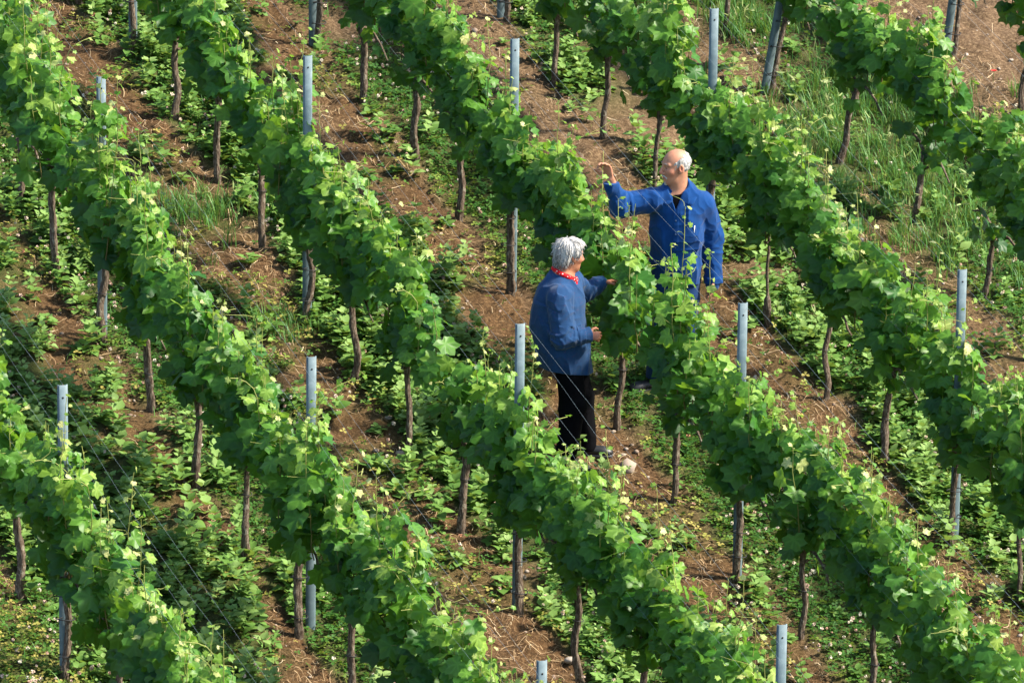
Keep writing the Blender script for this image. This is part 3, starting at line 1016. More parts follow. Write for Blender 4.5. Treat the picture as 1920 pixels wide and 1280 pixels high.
def clear_l(Wp):
    X, Y = men_local(Wp, FOOT_L); Z = Wp[:, 2] - (SL_B * FOOT_L[1] + SL_A * FOOT_L[0])
    body = (((X + .14) / .28) ** 2 + (Y / .28) ** 2 < 1) & (Z < 1.7)
    arm = (X > 0) & (X < .24) & (Y > .08) & (Y < .38) & (Z > 1.06) & (Z < 1.3)
    return body | arm


CLEAR = [clear_r, clear_l]


def trunk_mesh(p, rg, e, thin=False):
    h, lean = p[3] + .03, p[2]
    n = 26
    t = np.linspace(0, 1, n)
    ax, ay, ph = rg.normal(0, .018), rg.normal(0, .022), rg.uniform(0, 6.28)
    wob = np.stack([ax * np.sin(3.2 * t * 2 + ph) + .006 * np.sin(13 * t + ph), ay * np.sin(2.7 * t * 2 + ph * 2) + .006 * np.cos(11 * t), np.zeros(n)], -1) * np.sin(np.pi * np.clip(t * 1.1, 0, 1))[:, None]
    P = np.stack([lean * t, np.zeros(n), -.08 + (h + .08) * t], -1) + wob
    r0 = rg.uniform(.020, .028)
    R = r0 * (1.05 - .18 * t) * (1 + .16 * np.exp(-((t - .16) / .07) ** 2) * rg.uniform(.2, 1.6)) * (1 + rg.normal(0, .05, n))
    R = R * (1 + .45 * np.exp(-((t - .97) / .07) ** 2))
    if thin: R = np.where(t > .36, .010, r0 * 1.05 * (1 + .3 * np.exp(-((t - .25) / .1) ** 2)))
    b = MB()
    b.tube(P, R, 12, True, .34, rg, twist=rg.uniform(-1.4, 1.4))
    top = P[-1]
    for s in (-1, 1):                                   # bent canes tied along the lowest wire
        L = rg.uniform(.34, .5); w = np.linspace(0, 1, 8)
        c = np.stack([top[0] + rg.normal(0, .01) + 0 * w, s * L * w, top[2] - .02 + .07 * np.sin(np.pi * w) - .02 * w + SL_B * s * L * w], -1) + rg.normal(0, .004, (8, 3))
        b.tube(c, np.linspace(.015, .006, 8), 7, True, .2, rg)
    for q in range(3):                                   # old pruning stubs
        a = rg.uniform(0, 6.28); s = top + np.array([0, 0, -.03 - .05 * q])
        b.tube([s, s + np.array([math.cos(a) * .045, math.sin(a) * .045, .02])], [.014, .01], 7, True, .2, rg)
    b.build("trunk", M['bark'], e, False)
    return P


def post_obj(x, y, lean, label, H=2.0):
    e = empty("steel_post", (x, y, float(SL_A * x + SL_B * y)), -PAN + .26)
    e.rotation_euler[1] = lean / .75 * .9 if abs(lean) > .06 else lean * .3
    tag(e, label, "vineyard post", "galvanized steel posts along the vine rows")
    w, d, t = .0265, .020, .0035
    # hat profile: web, two flanges, two lips
    prof = [(-w - .006, d), (-w, d), (-w, 0), (-w + .004, -.003), (w - .004, -.003), (w, 0), (w, d), (w + .006, d),
            (w + .006, d - t), (w + .003, d - t), (w - t, t * 0 + .004), (-w + t, .004), (-w - .003, d - t), (-w - .006, d - t)]
    prof = [(-w - .008, d), (-w - .008, d - t), (-w, d - t), (-w, .003), (-w + .004, 0), (w - .004, 0), (w, .003), (w, d - t), (w + .008, d - t), (w + .008, d),
            (w - t, d), (w - t, t + .003), (-w + t, t + .003), (-w + t, d)]
    P = np.array(prof)
    n = len(P)
    zs = np.array([-.25, .3, .9, 1.5, H])
    V = np.concatenate([np.column_stack([P, np.full(n, z)]) for z in zs])
    i = np.arange(len(zs) - 1)[:, None] * n; j = np.arange(n)[None]; k = (j + 1) % n
    Q = np.stack([i + j, i + k, i + n + k, i + n + j], -1).reshape(-1, 4)
    c = (len(zs) - 1) * n
    cap = np.array([(0, 1, 2, 13), (2, 3, 12, 13), (3, 4, 11, 12), (4, 5, 11, 11), (5, 6, 10, 11)])
    tri = np.array([(0, 1, 2), (0, 2, 13), (2, 3, 12), (2, 12, 13), (3, 4, 12), (4, 5, 12), (5, 11, 12), (5, 6, 11), (6, 7, 11), (7, 10, 11), (7, 8, 9), (7, 9, 10)]) + c
    mesh_obj("profile", V, [Q, tri], M['steel'], e, None, False)
    b = MB()
    an = np.linspace(0, 2 * np.pi, 12, endpoint=False)
    ring = np.stack([.0065 * np.cos(an), np.full(12, -.0012), H - .085 + .0065 * np.sin(an)], -1)
    V = np.concatenate([ring, ring + [0, .0015, 0], [[0, -.0012, H - .085]]])
    T = np.concatenate([[(24, q, (q + 1) % 12) for q in range(12)]]); Qq = [(q, 12 + q, 12 + (q + 1) % 12, (q + 1) % 12) for q in range(12)]
    b.add(V, T, Qq)
    b.build("bolt_hole_shade", M['hole_shade'], e, False)  # dark disc on the uncut face; the opening's shade is in its colour
    return e


def tie_mesh(P, zs, e, r=.047, off=(0, 0)):
    for z in zs:
        c = np.array([np.interp(z, P[:, 2], P[:, 0]) + off[0], np.interp(z, P[:, 2], P[:, 1]) + off[1], z])
        an = np.linspace(0, 2 * np.pi, 14)
        b = MB().tube(np.stack([c[0] + (r + .02 * abs(off[0]) / .03) * np.cos(an), c[1] + r * .85 * np.sin(an), c[2] + .004 * np.sin(an * 2)], -1), .0035, 5, False)
        b.build("tie", M['tie'], e)


# where the tops of the posts stand in the photograph, from the top of each row down
POST_TOPS = {('A', 0): (117, 724), ('B', 0): (190, 145), ('B', 1): (582, 672), ('B', 2): (1013, 1240), ('C', 0): (578, 105), ('C', 1): (977, 607), ('C', 2): (1467, 1172),
             ('D', 0): (967, 75), ('D', 1): (1394, 570), ('E', 0): (1341, 18), ('E', 1): (1806, 508)}


def build_rows():
    for r in "ABCDEFG":
        rg = np.random.default_rng(100 + ord(r))
        pts = row_points(r)
        posts = [k for k, p in enumerate(pts) if p[4]]
        vis = []
        for k in posts:
            b = np.array([pts[k][0], pts[k][1], SL_B * pts[k][1]])
            q = proj(np.array([b, b + [0, 0, 2.0]]))
            top_in = 0 < q[1, 1] < 1280 and 0 < q[1, 0] < 1920
            vis.append(1 if top_in else 0)
        full = [k for k, v in zip(posts, vis) if v]
        pname = {}
        for k in posts:
            if k in full:
                w = {1: [""], 2: ["upper ", "lower "], 3: ["uppermost ", "middle ", "lowest "]}[len(full)][full.index(k)]
                pname[k] = w + "steel post"
            else:
                pname[k] = "top cut off post" if (not full or k < full[0]) else "post below picture"
        heads = []
        for k, p in enumerate(pts):
            x, y = p[0], p[1]
            e = empty("grape_vine", (x, y, float(gz(x, y)) - .02))
            near = min(posts, key=lambda q: (abs(q - k), q))
            dk = k - near
            nm = ["", "first", "second", "third", "fourth", "fifth", "sixth", "seventh"]
            thin = (r == 'E' and p[5] and abs(proj(np.array([[x, y, SL_B * y]]))[0, 0] - 1440) < 8)
            adj = "thin dark stemmed" if thin else ("leaning" if abs(p[2]) > .1 else "leafy")
            lab = adj + " grape vine " + ("beside the " if dk == 0 else nm[abs(dk)] + (" below the " if dk > 0 else " above the ")) + pname[near] + ", " + ROWNAME[r]
            tag(e, lab, "grape vine", "grape vines trained along the rows")
            P = trunk_mesh(p, rg, e, thin)
            crown(pts, k, rg, e, r, P[-1])
            if p[4]:
                tie_mesh(P, [.18 + rg.uniform(-.03, .05), .42 + rg.uniform(-.04, .04), .62], e, .05, (rg.choice([-1, 1]) * .012, .012))
            elif rg.random() < .5:
                tie_mesh(P, [rg.uniform(.25, .5)], e, .036)
            heads.append(P[-1] + np.array([x, y, 0]))
        for k in posts:
            p = pts[k]
            if r == 'D' and p[1] < -4: continue
            s = 1 if (r, k) in () else rg.choice([-1, 1])
            s = {'A': -1, 'B': -1, 'C': 1, 'D': -1, 'E': -1, 'F': -1, 'G': -1}[r]
            x, y, H = p[0] + s * .030 + .01, p[1] + .055, 2.0
            if (r, full.index(k) if k in full else -1) in POST_TOPS:
                q = proj(np.array([x, y, SL_A * x + SL_B * y + H])); g = POST_TOPS[(r, full.index(k))]
                x += (g[0] - q[0]) / (FPX / 50) / math.cos(PAN); H -= float(np.clip((g[1] - q[1]) / PIX, -.12, .12))
            post_obj(x, y, p[2] if r in 'FG' else 0.0, "galvanized steel post, " + pname[k] + " of the " + ROWNAME[r] if k in full else
                     "galvanized steel vineyard post, " + pname[k] + ", " + ROWNAME[r], H)
        # thin guide rods beside a few young trunks
        # wires: the pairs that hold the shoots and the low one that carries the canes
        ys = np.array([p[1] for p in pts]); xs = np.array([p[0] + p[2] * .5 for p in pts])
        o = np.argsort(ys); ys, xs = ys[o], xs[o]
        yy = np.linspace(ys[0] - .6, ys[-1] + .6, 60)
        kx = np.polyfit(ys, xs, 1) if len(ys) > 2 else np.array([0, xs.mean()])
        xx = np.polyval(kx, yy)
        leanx = np.mean([p[2] for p in pts]) if r in 'FG' else 0
        for h, sgn, lab in ((1.95, -1, "left of topmost pair"), (1.93, 1, "right of topmost pair"), (1.58, -1, "left of middle pair"),
                            (1.56, 1, "right of middle pair"), (1.16, -1, "left of lower pair"), (1.15, 1, "right of lower pair"), (.75, 0, "single lowest wire under the leaves")):
            sag = .03 * np.sin((yy - 1.9) / 3.95 * np.pi) ** 2 * (1 + .5 * rg.random())
            off = sgn * (.045 + .03 * np.sin((yy - 1.9) / 3.95 * np.pi) ** 2) + leanx * h / .75 * .5
            b = MB().tube(np.stack([xx + off, yy, SL_B * yy + SL_A * xx + h - sag], -1), rg.uniform(.0005, .0006), 5, False)
            w = b.build("trellis_wire", M['wire'], None)
            tag(w, "thin galvanized wire, " + lab + ", " + ROWNAME[r], "wire", "trellis wires strung along the rows")


build_rows()
# PEOPLE
# ------------------------------------------------------------------ people: smooth-blended volumes turned into one surface
class Vol:
    def __init__(s, lo, hi, h):
        s.lo = np.array(lo, float); s.h = h
        s.n = np.ceil((np.array(hi, float) - s.lo) / h).astype(int) + 1
        s.d = np.full(s.n, 1.0, np.float32)
        s.ax = [s.lo[q] + h * np.arange(s.n[q]) for q in range(3)]

    def _sub(s, lo, hi):
        a = np.clip(np.floor((np.array(lo) - s.lo) / s.h).astype(int), 0, s.n)
        b = np.clip(np.ceil((np.array(hi) - s.lo) / s.h).astype(int) + 1, 0, s.n)
        sl = tuple(slice(a[q], b[q]) for q in range(3))
        g = np.meshgrid(*(s.ax[q][sl[q]] for q in range(3)), indexing='ij')
        return sl, np.stack(g, -1)

    def put(s, f, lo, hi, k=.01, op='u'):
        pad = k * 1.5 + 3 * s.h
        sl, p = s._sub(np.array(lo) - pad, np.array(hi) + pad)
        if p.size == 0: return s
        b = f(p).astype(np.float32); a = s.d[sl]
        if op == 'u':
            t = np.clip(.5 + .5 * (a - b) / k, 0, 1)
            s.d[sl] = a + (b - a) * t - k * t * (1 - t)
        elif op == 's':                                  # take away
            t = np.clip(.5 - .5 * (a + b) / k, 0, 1)
            s.d[sl] = a + (-b - a) * t + k * t * (1 - t)
        else:                                            # add as relief
            s.d[sl] = a + b
        return s

    def cap(s, a, b, ra, rb, k=.02, flat=None, op='u'):
        """tapered limb; flat = (direction, factor) squeezes its section along a direction"""
        a = np.array(a, float); b = np.array(b, float)
        def f(p):
            ab = b - a
            t = np.clip(((p - a) @ ab) / (ab @ ab), 0, 1)
            q = p - a - t[..., None] * ab
            if flat is not None:
                u = unit(np.array(flat[0], float)); c = q @ u
                q = q + ((1 / flat[1] - 1) * c)[..., None] * u
            return np.linalg.norm(q, axis=-1) - (ra + (rb - ra) * t)
        r = max(ra, rb)
        return s.put(f, np.minimum(a, b) - r, np.maximum(a, b) + r, k, op)

    def limb(s, pts, rs, k=.02, flat=None):
        for q in range(len(pts) - 1): s.cap(pts[q], pts[q + 1], rs[q], rs[q + 1], k, flat)
        return s

    def ell(s, c, r, fr=None, k=.015, op='u'):
        """ellipsoid with radii r along the rows of the frame fr"""
        c = np.array(c, float); r = np.array(r, float)
        fr = np.eye(3) if fr is None else np.array(fr)
        def f(p):
            q = (p - c) @ fr.T
            k0 = np.linalg.norm(q / r, axis=-1); k1 = np.linalg.norm(q / r ** 2, axis=-1) + 1e-9
            return k0 * (k0 - 1) / k1
        e = np.sqrt(((fr * r[:, None]) ** 2).sum(0))
        return s.put(f, c - e, c + e, k, op)

    def cut(s, c, nrm, k=.004):
        """remove everything on the side the normal points to"""
        c = np.array(c, float); nrm = unit(np.array(nrm, float))
        b = ((np.stack(np.meshgrid(*s.ax, indexing='ij'), -1) - c) @ nrm).astype(np.float32)
        s.d = np.maximum(s.d, b)
        return s

    def relief(s, f):
        sl, p = s._sub(s.lo, s.lo + s.h * (s.n - 1))
        m = np.abs(s.d) < .05
        s.d[m] += f(p[m]).astype(np.float32)
        return s

    def surface(s):
        """surface nets: one vertex in each cell the surface crosses"""
        d = s.d.copy()
        d[0] = d[-1] = 1; d[:, 0] = d[:, -1] = 1; d[:, :, 0] = d[:, :, -1] = 1
        ins = d < 0
        c = np.zeros(tuple(s.n - 1), np.int8)
        for i in (0, 1):
            for j in (0, 1):
                for k in (0, 1):
                    c += ins[i:s.n[0] - 1 + i, j:s.n[1] - 1 + j, k:s.n[2] - 1 + k]
        act = (c > 0) & (c < 8)
        I = np.argwhere(act)
        idx = np.full(act.shape, -1, np.int32); idx[act] = np.arange(len(I))
        off = [(i, j, k) for i in (0, 1) for j in (0, 1) for k in (0, 1)]
        val = np.stack([d[I[:, 0] + o[0], I[:, 1] + o[1], I[:, 2] + o[2]] for o in off], 1)
        acc = np.zeros((len(I), 3)); cnt = np.zeros(len(I))
        for a in range(8):
            for b in range(a + 1, 8):
                if sum(abs(off[a][q] - off[b][q]) for q in range(3)) != 1: continue
                m = (val[:, a] < 0) != (val[:, b] < 0)
                t = val[m, a] / (val[m, a] - val[m, b])
                acc[m] += np.array(off[a]) + t[:, None] * (np.array(off[b]) - np.array(off[a]))
                cnt[m] += 1
        V = s.lo + (I + acc / cnt[:, None]) * s.h
        Q = []
        for axis in range(3):
            u, v = (axis + 1) % 3, (axis + 2) % 3
            sh = [slice(None)] * 3; sh2 = list(sh)
            sh[axis] = slice(0, -1); sh2[axis] = slice(1, None)
            A, B = ins[tuple(sh)], ins[tuple(sh2)]
            E_ = np.argwhere(A != B)
            E_ = E_[(E_[:, u] > 0) & (E_[:, v] > 0)]
            fwd = A[E_[:, 0], E_[:, 1], E_[:, 2]]
            eu = np.zeros(3, int); eu[u] = 1; ev = np.zeros(3, int); ev[v] = 1
            g = lambda w: idx[w[:, 0], w[:, 1], w[:, 2]]
            q = np.stack([g(E_ - eu - ev), g(E_ - ev), g(E_), g(E_ - eu)], 1)
            q[~fwd] = q[~fwd][:, ::-1]
            Q.append(q)
        Q = np.concatenate(Q)
        Q = Q[(Q >= 0).all(1)]
        return V, Q


def head_frame(face, roll=0.0):
    f = unit(np.array(face, float))
    l = unit(np.cross([0, 0, 1.0], f)); u = np.cross(f, l)
    l2 = math.cos(roll) * l + math.sin(roll) * u; u2 = -math.sin(roll) * l + math.cos(roll) * u
    return np.array([f, l2, u2])


def add_head(v, c, fr, s=1.0):
    """skull, jaw, brow, nose, lips, ears; c is the middle of the skull, fr rows are forward, left, up"""
    c = np.array(c, float)
    L = lambda f, l, u: c + s * (f * fr[0] + l * fr[1] + u * fr[2])
    v.ell(L(-.012, 0, .030), np.array([.100, .078, .090]) * s, fr, .01)
    v.ell(L(.035, 0, -.030), np.array([.062, .063, .085]) * s, fr, .03)
    v.ell(L(.050, 0, -.082), np.array([.042, .045, .038]) * s, fr, .025)
    v.ell(L(.074, 0, -.098), np.array([.020, .024, .018]) * s, fr, .02)
    for q in (-1, 1):
        v.ell(L(.058, q * .043, -.020), np.array([.026, .022, .022]) * s, fr, .02)
        v.cap(L(.082, q * .012, .036), L(.070, q * .048, .034), .010 * s, .009 * s, .014)
        v.ell(L(.093, q * .031, .014), np.array([.014, .016, .011]) * s, fr, .012, 's')
        v.ell(L(.075, q * .031, .012), np.array([.012, .013, .010]) * s, fr, .004)
        v.ell(L(-.010, q * .080, -.002), np.array([.021, .010, .034]) * s, fr, .004)
        v.ell(L(-.004, q * .088, .002), np.array([.010, .006, .018]) * s, fr, .004, 's')
        v.ell(L(.002, q * .077, -.030), np.array([.010, .007, .012]) * s, fr, .006)
        v.ell(L(.104, q * .013, -.030), np.array([.011, .010, .009]) * s, fr, .006)
    v.cap(L(.092, 0, .022), L(.116, 0, -.020), .009 * s, .0125 * s, .008)
    v.ell(L(.117, 0, -.024), np.array([.013, .014, .011]) * s, fr, .006)
    v.cap(L(.090, -.016, -.058), L(.090, .016, -.058), .0075 * s, .0075 * s, .006)
    v.cap(L(.088, -.014, -.070), L(.088, .014, -.070), .0075 * s, .0075 * s, .006)
    return L


def add_hand(v, wrist, d, palm, thumb, curl, s=1.0, spread=.10):
    """palm, four separate fingers of unequal length bent at three joints, and a thumb from the palm's side"""
    d = unit(np.array(d, float)); palm = np.array(palm, float); palm = unit(palm - d * (palm @ d))
    t = unit(np.array(thumb, float)); t = unit(t - d * (t @ d) - palm * (t @ palm))
    w = np.array(wrist, float)
    v.cap(w + d * .008 * s, w + d * .075 * s, .027 * s, .036 * s, .015, (palm, .5))
    for q, (o, L, r) in enumerate(((.030, .072, .0088), (.010, .080, .0092), (-.010, .075, .0088), (-.029, .060, .0078))):
        p = w + d * (.086 - .004 * abs(q - 1)) * s + t * o * s
        e = unit(d + t * o * spread / .03)
        cu = curl[q] if hasattr(curl, '__len__') else curl
        for seg, fr_ in ((0, .46), (1, .31), (2, .23)):
            a = cu * (.75 + .9 * seg)
            dd = e * math.cos(a) + palm * math.sin(a)
            nx = p + dd * L * fr_ * s
            v.cap(p, nx, r * s * (1 - .08 * seg), r * s * (.92 - .1 * seg), .004)
            p = nx
    p = w + d * .030 * s + t * .026 * s
    e = unit(d * .55 + t * .75 + palm * .35)
    p2 = p + e * .040 * s; e2 = unit(d * .85 + t * .35 + palm * .5); p3 = p2 + e2 * .030 * s; e3 = unit(d * .8 + palm * .7 - t * .1); p4 = p3 + e3 * .024 * s
    v.cap(p, p2, .0135 * s, .011 * s, .01); v.cap(p2, p3, .0105 * s, .0095 * s, .004); v.cap(p3, p4, .0095 * s, .0075 * s, .004)


def strands(p, c, fr, seed=0, k=16):
    """a value that runs in fine streaks away from the crown of a head"""
    q = (p - c) @ fr.T - np.array([-.05, .0, .10])
    th = np.arctan2(q[:, 1], q[:, 0]); d = np.linalg.norm(q, axis=1)
    w = .5 * noise3(q[:, 0] * 18, q[:, 1] * 18, q[:, 2] * 18, seed + 3)
    a = noise3(np.cos(th) * k * .5 + w * 3, np.sin(th) * k * .5, d * 7, seed)
    b = noise3(np.cos(th) * k * 1.4 + w * 3, np.sin(th) * k * 1.4, d * 12, seed + 1)
    return .55 * a + .45 * b


def loose_hair(V, Q, st, c, fr, n, L, rad, seed, lift=.35):
    """adds fine tufts that lie along the strands, so that the outline of the hair is soft"""
    rg = np.random.default_rng(seed)
    nr = np.cross(V[Q[:, 1]] - V[Q[:, 0]], V[Q[:, 2]] - V[Q[:, 0]]); ctr = V[Q].mean(1); nr = unit(nr)
    out = ctr - (c + fr[2] * .02); nr = np.where((np.sum(nr * out, 1) < 0)[:, None], -nr, nr)
    k = rg.choice(len(Q), n, replace=False)
    b = MB()
    for q in k:
        away = unit(ctr[q] - (c + fr[2] * .12 - fr[0] * .05)); t = away - nr[q] * (away @ nr[q]); t = unit(t + rg.normal(0, .16, 3))
        l = L * rg.uniform(.5, 1.3)
        P = [ctr[q] + t * l * u + nr[q] * (lift * l * u * (1.2 - u) - .0005 - (l * u) ** 2 / .17) for u in (0, .33, .66, 1)]
        b.tube(P, [rad, rad, rad * .9, rad * .3], 4, False, a=float(np.clip(st[Q[q, 0]] + rg.normal(0, .10), 0, 1)))
    n0 = len(V)
    return np.concatenate([V] + b.V), [Q, np.concatenate(b.Q) + n0], np.concatenate([st] + b.A)


def person_root(foot, label):
    e = empty("person", (foot[0], foot[1], float(SL_A * foot[0] + SL_B * foot[1])), -PAN)
    tag(e, label, "person", None)
    return e


def skin_tone(V, L, fr, base, ruddy, hands=()):
    """skin with redder nose, ears, cheeks and lips, dark irises and lids"""
    n = noise3(V[:, 0] * 60, V[:, 1] * 60, V[:, 2] * 60, 5)[:, None]
    c = np.array(base)[None] * (.88 + .24 * n)
    def spot(p, r, col, k):
        w = np.exp(-((V - p) ** 2).sum(1) / (r * r))[:, None] * k
        return c * (1 - w) + np.array(col)[None] * w
    for q in (-1, 1):
        c = spot(L(.06, q * .05, -.025), .03, ruddy, .55)
        c = spot(L(-.006, q * .085, -.004), .025, ruddy, .6)
        c = spot(L(.088, q * .031, .012), .0085, (.03, .02, .015), .95)
        c = spot(L(.082, q * .031, .028), .010, (.25, .12, .08), .5)
    c = spot(L(.117, 0, -.024), .018, ruddy, .7)
    for q in (-.012, 0, .012): c = spot(L(.095, q, -.064), .009, (.30, .10, .08), .8)
    for h in hands: c = spot(np.array(h), .07, ruddy, .35)
    return np.clip(c, 0, 1)


def folds(p, amp=.004, f=(7, 7, 3.2), seed=0):
    q = p + .06 * np.stack([noise3(p[:, 0] * 5, p[:, 1] * 5, p[:, 2] * 5, seed + 1), noise3(p[:, 0] * 5 + 9, p[:, 1] * 5, p[:, 2] * 5, seed + 2), noise3(p[:, 0] * 5, p[:, 1] * 5 + 7, p[:, 2] * 5, seed + 3)], -1)
    a = 1 - np.abs(2 * noise3(q[:, 0] * f[0], q[:, 1] * f[1], q[:, 2] * f[2], seed) - 1)
    b = 1 - np.abs(2 * noise3(q[:, 0] * 15, q[:, 1] * 15, q[:, 2] * 15, seed + 5) - 1)
    return -amp * (a ** 4 - .2) - amp * .4 * (b ** 3 - .25)


def sleeve_folds(p, a, b, amp, dens_, seed, ends=(0, 1), reach=.14):
    """rings of creases round a sleeve between a and b"""
    a, b = np.array(a), np.array(b); ab = b - a; L = np.linalg.norm(ab); u = ab / L
    t = (p - a) @ u
    r = np.linalg.norm(p - a - t[:, None] * u, axis=1)
    ang = noise3(p[:, 0] * 11, p[:, 1] * 11, p[:, 2] * 11, seed)
    w = np.exp(-((t - ends[1] * L) / reach) ** 2) * (r < .11) * (t > -.05) * (t < L + .06)
    return -amp * w * np.maximum(0, np.sin(t * dens_ + 9 * ang))


def collar_flap(name, pts, mat, parent, th=.004):
    """a stiff flap: quads through a grid of points (rows, cols, 3) given a real thickness"""
    P = np.array(pts, float); r, c, _ = P.shape
    a = (np.arange(r - 1)[:, None] * c + np.arange(c - 1)[None]).reshape(-1)
    Q = np.stack([a, a + 1, a + c + 1, a + c], -1)
    o = mesh_obj(name, P.reshape(-1, 3), Q, mat, parent, None, True)
    md = o.modifiers.new("sub", 'SUBSURF'); md.levels = md.render_levels = 2
    md = o.modifiers.new("thick", 'SOLIDIFY'); md.thickness = th; md.offset = 0
    return o


def shoe(parent, heel, d, L=.27, up=(0, 0, 1)):
    heel = np.array(heel, float); d = unit(np.array(d, float)); u = unit(np.array(up, float)); u = unit(u - d * (u @ d))
    l = np.cross(u, d); fr = np.array([d, l, u])
    v = Vol(heel - .16, heel + .16 + np.maximum(d, 0) * .2 + np.array([0, 0, .02]) + np.minimum(d, 0) * 0, .005) if False else Vol(np.minimum(heel, heel + d * L) - .09, np.maximum(heel, heel + d * L) + .12, .005)
    A = lambda f, q, z: heel + d * f + l * q + u * z
    v.ell(A(.045, 0, .045), (.055, .038, .05), fr, .02)
    v.ell(A(.15, 0, .035), (.10, .042, .038), fr, .04)
    v.ell(A(.215, 0, .028), (.06, .045, .030), fr, .03)
    v.cap(A(.05, 0, .05), A(.055, 0, .10), .042, .044, .02)
    v.cut(A(0, 0, .006), -u)
    V, Q = v.surface(); o = mesh_obj("shoe", V, Q, M['shoe'], parent, None, True)
    v = Vol(np.minimum(heel, heel + d * L) - .09, np.maximum(heel, heel + d * L) + .12, .005)
    v.ell(A(.045, 0, .008), (.056, .041, .03), fr, .03); v.ell(A(.20, 0, .008), (.076, .050, .03), fr, .05); v.ell(A(.12, 0, .008), (.09, .040, .03), fr, .03)
    v.cut(A(0, 0, .014), u); v.cut(A(0, 0, -.012), -u)
    V, Q = v.surface(); mesh_obj("sole", V, Q, M['sole'], o, None, True)


def bald_man():
    e = person_root(FOOT_R, "bald man with white goatee in bright blue work shirt standing behind the leaves, hand raised")
    hips = np.array([.105, .0, .90])
    Lsh, Rsh = np.array([.300, .03, 1.365]), np.array([-.075, -.055, 1.435])          # his left arm hangs, his right is raised
    Lel, Lwr = np.array([.372, .06, 1.13]), np.array([.378, -.02, .845])
    Rel, Rwr = np.array([-.305, -.13, 1.405]), np.array([-.378, -.20, 1.622])
    fr = head_frame((-.90, -.40, -.10))
    hc = np.array([.092, -.02, 1.675])
    v = Vol((-.52, -.42, -.02), (.50, .26, 1.84), .0042)
    L = add_head(v, hc, fr, 1.03)
    neck0 = np.array([.118, .01, 1.46])
    v.cap(L(-.025, 0, -.05), neck0, .060, .068, .03)
    v.cap(L(.02, 0, -.085), neck0 + [-.01, -.02, .02], .035, .045, .04)
    v.limb([neck0 + [0, .01, -.02], [.11, .01, 1.30], hips], [.10, .155, .15], .06, ((0, 1, 0), .65))
    v.cap(Lsh, neck0 + [0, 0, -.05], .06, .07, .06); v.cap(Rsh, neck0 + [0, 0, -.05], .06, .07, .06)
    v.limb([Lsh, Lel, Lwr], [.056, .043, .029], .03)
    v.limb([Rsh, Rel, Rwr], [.056, .043, .030], .03)
    add_hand(v, Lwr, (-.05, -.12, -1), (-1, -.3, 0), (-.2, -1, 0), .38, 1.02)
    add_hand(v, Rwr, (-.30, -.12, .95), (-.55, -.75, -.1), (-.55, .5, .2), (.85, .62, .50, .45), 1.12, .08)
    v.limb([hips + [.08, 0, -.03], [.185, -.04, .48], [.19, .03, .10]], [.088, .056, .040], .04)
    v.limb([hips + [-.08, 0, -.03], [.02, -.05, .47], [-.02, .0, .10]], [.088, .056, .040], .04)
    V, Q = v.surface()
    tone = skin_tone(V, L, fr, (.36, .165, .098), (.40, .115, .07), (Lwr + [0, 0, -.1], Rwr + [0, 0, .1]))
    mesh_obj("body", V, Q, M['skin'], e, {"tone": tone}, True)
    # cropped white hair round the back and sides
    v = Vol(hc - .16, hc + .17, .0035)
    v.ell(L(-.014, 0, .026), np.array([.1045, .082, .090]) * 1.03, fr, .01)
    v.cut(L(0, 0, .062), fr[2] * .8 + fr[0] * .45)
    v.cut(L(.036, 0, 0), fr[0] * .9 - fr[2] * .15)
    v.cut(L(0, 0, -.065), -fr[2])
    for q in (-1, 1): v.ell(L(-.002, q * .09, -.012), (.026, .03, .034), fr, .008, 's')
    v.relief(lambda p: .007 * (noise3(p[:, 0] * 110, p[:, 1] * 110, p[:, 2] * 60, 3) - .5) + .006 * (noise3(p[:, 0] * 40, p[:, 1] * 40, p[:, 2] * 40, 4) - .5))
    V, Q = v.surface()
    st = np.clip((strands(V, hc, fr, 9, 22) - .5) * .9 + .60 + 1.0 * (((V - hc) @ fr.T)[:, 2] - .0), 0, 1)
    V, Q, st = loose_hair(V, Q, st, hc, fr, 420, .014, .0011, 4, .15)
    tag(mesh_obj("hair", V, Q, M['hair'], e, {"strand": st}, True), "cropped white hair")
    v = Vol(hc - .18, hc + .17, .0035)
    for q in (-1, 1):
        v.cap(L(.102, q * .004, -.046), L(.082, q * .028, -.064), .007, .0065, .006)
        v.cap(L(.082, q * .028, -.064), L(.078, q * .020, -.098), .006, .007, .006)
    v.cap(L(.088, -.010, -.096), L(.088, .010, -.096), .009, .009, .01)
    v.ell(L(.080, 0, -.112), (.016, .018, .012), fr, .01)
    v.relief(lambda p: .004 * (noise3(p[:, 0] * 110, p[:, 1] * 110, p[:, 2] * 60, 8) - .5))
    V, Q = v.surface(); mesh_obj("goatee", V, Q, M['hair'], e, {"strand": .55 + .3 * noise3(V[:, 0] * 90, V[:, 1] * 90, V[:, 2] * 40, 6)}, True)
    b = MB()
    for q in (-1, 1): b = MB().tube([L(.092, q * .014, .036), L(.089, q * .030, .042), L(.076, q * .048, .036)], [.002, .0030, .002], 6, a=.5); b.build("eyebrow", M['hair'], e, attr="strand")
    # the shirt: loose body, one hanging and one raised sleeve
    v = Vol((-.46, -.34, .70), (.50, .24, 1.60), .0048)
    fl = ((.25, 1, 0), .74)
    v.limb([neck0 + [.0, .015, .03], [.115, .0, 1.33], [.112, -.01, 1.15], [.105, -.005, .95], [.10, 0, .70]], [.095, .178, .188, .182, .196], .05, fl)
    v.cap(Lsh + [-.01, 0, .01], neck0 + [.03, .0, -.005], .080, .085, .05); v.cap(Rsh + [.01, 0, .0], neck0 + [-.03, .0, -.01], .080, .085, .05)
    v.limb([Lsh, Lel, Lwr + [0, 0, -.06]], [.088, .068, .054], .03)
    v.limb([Rsh, Rel + [.01, 0, -.005], Rwr + [-.004, -.01, -.015]], [.088, .070, .048], .02)
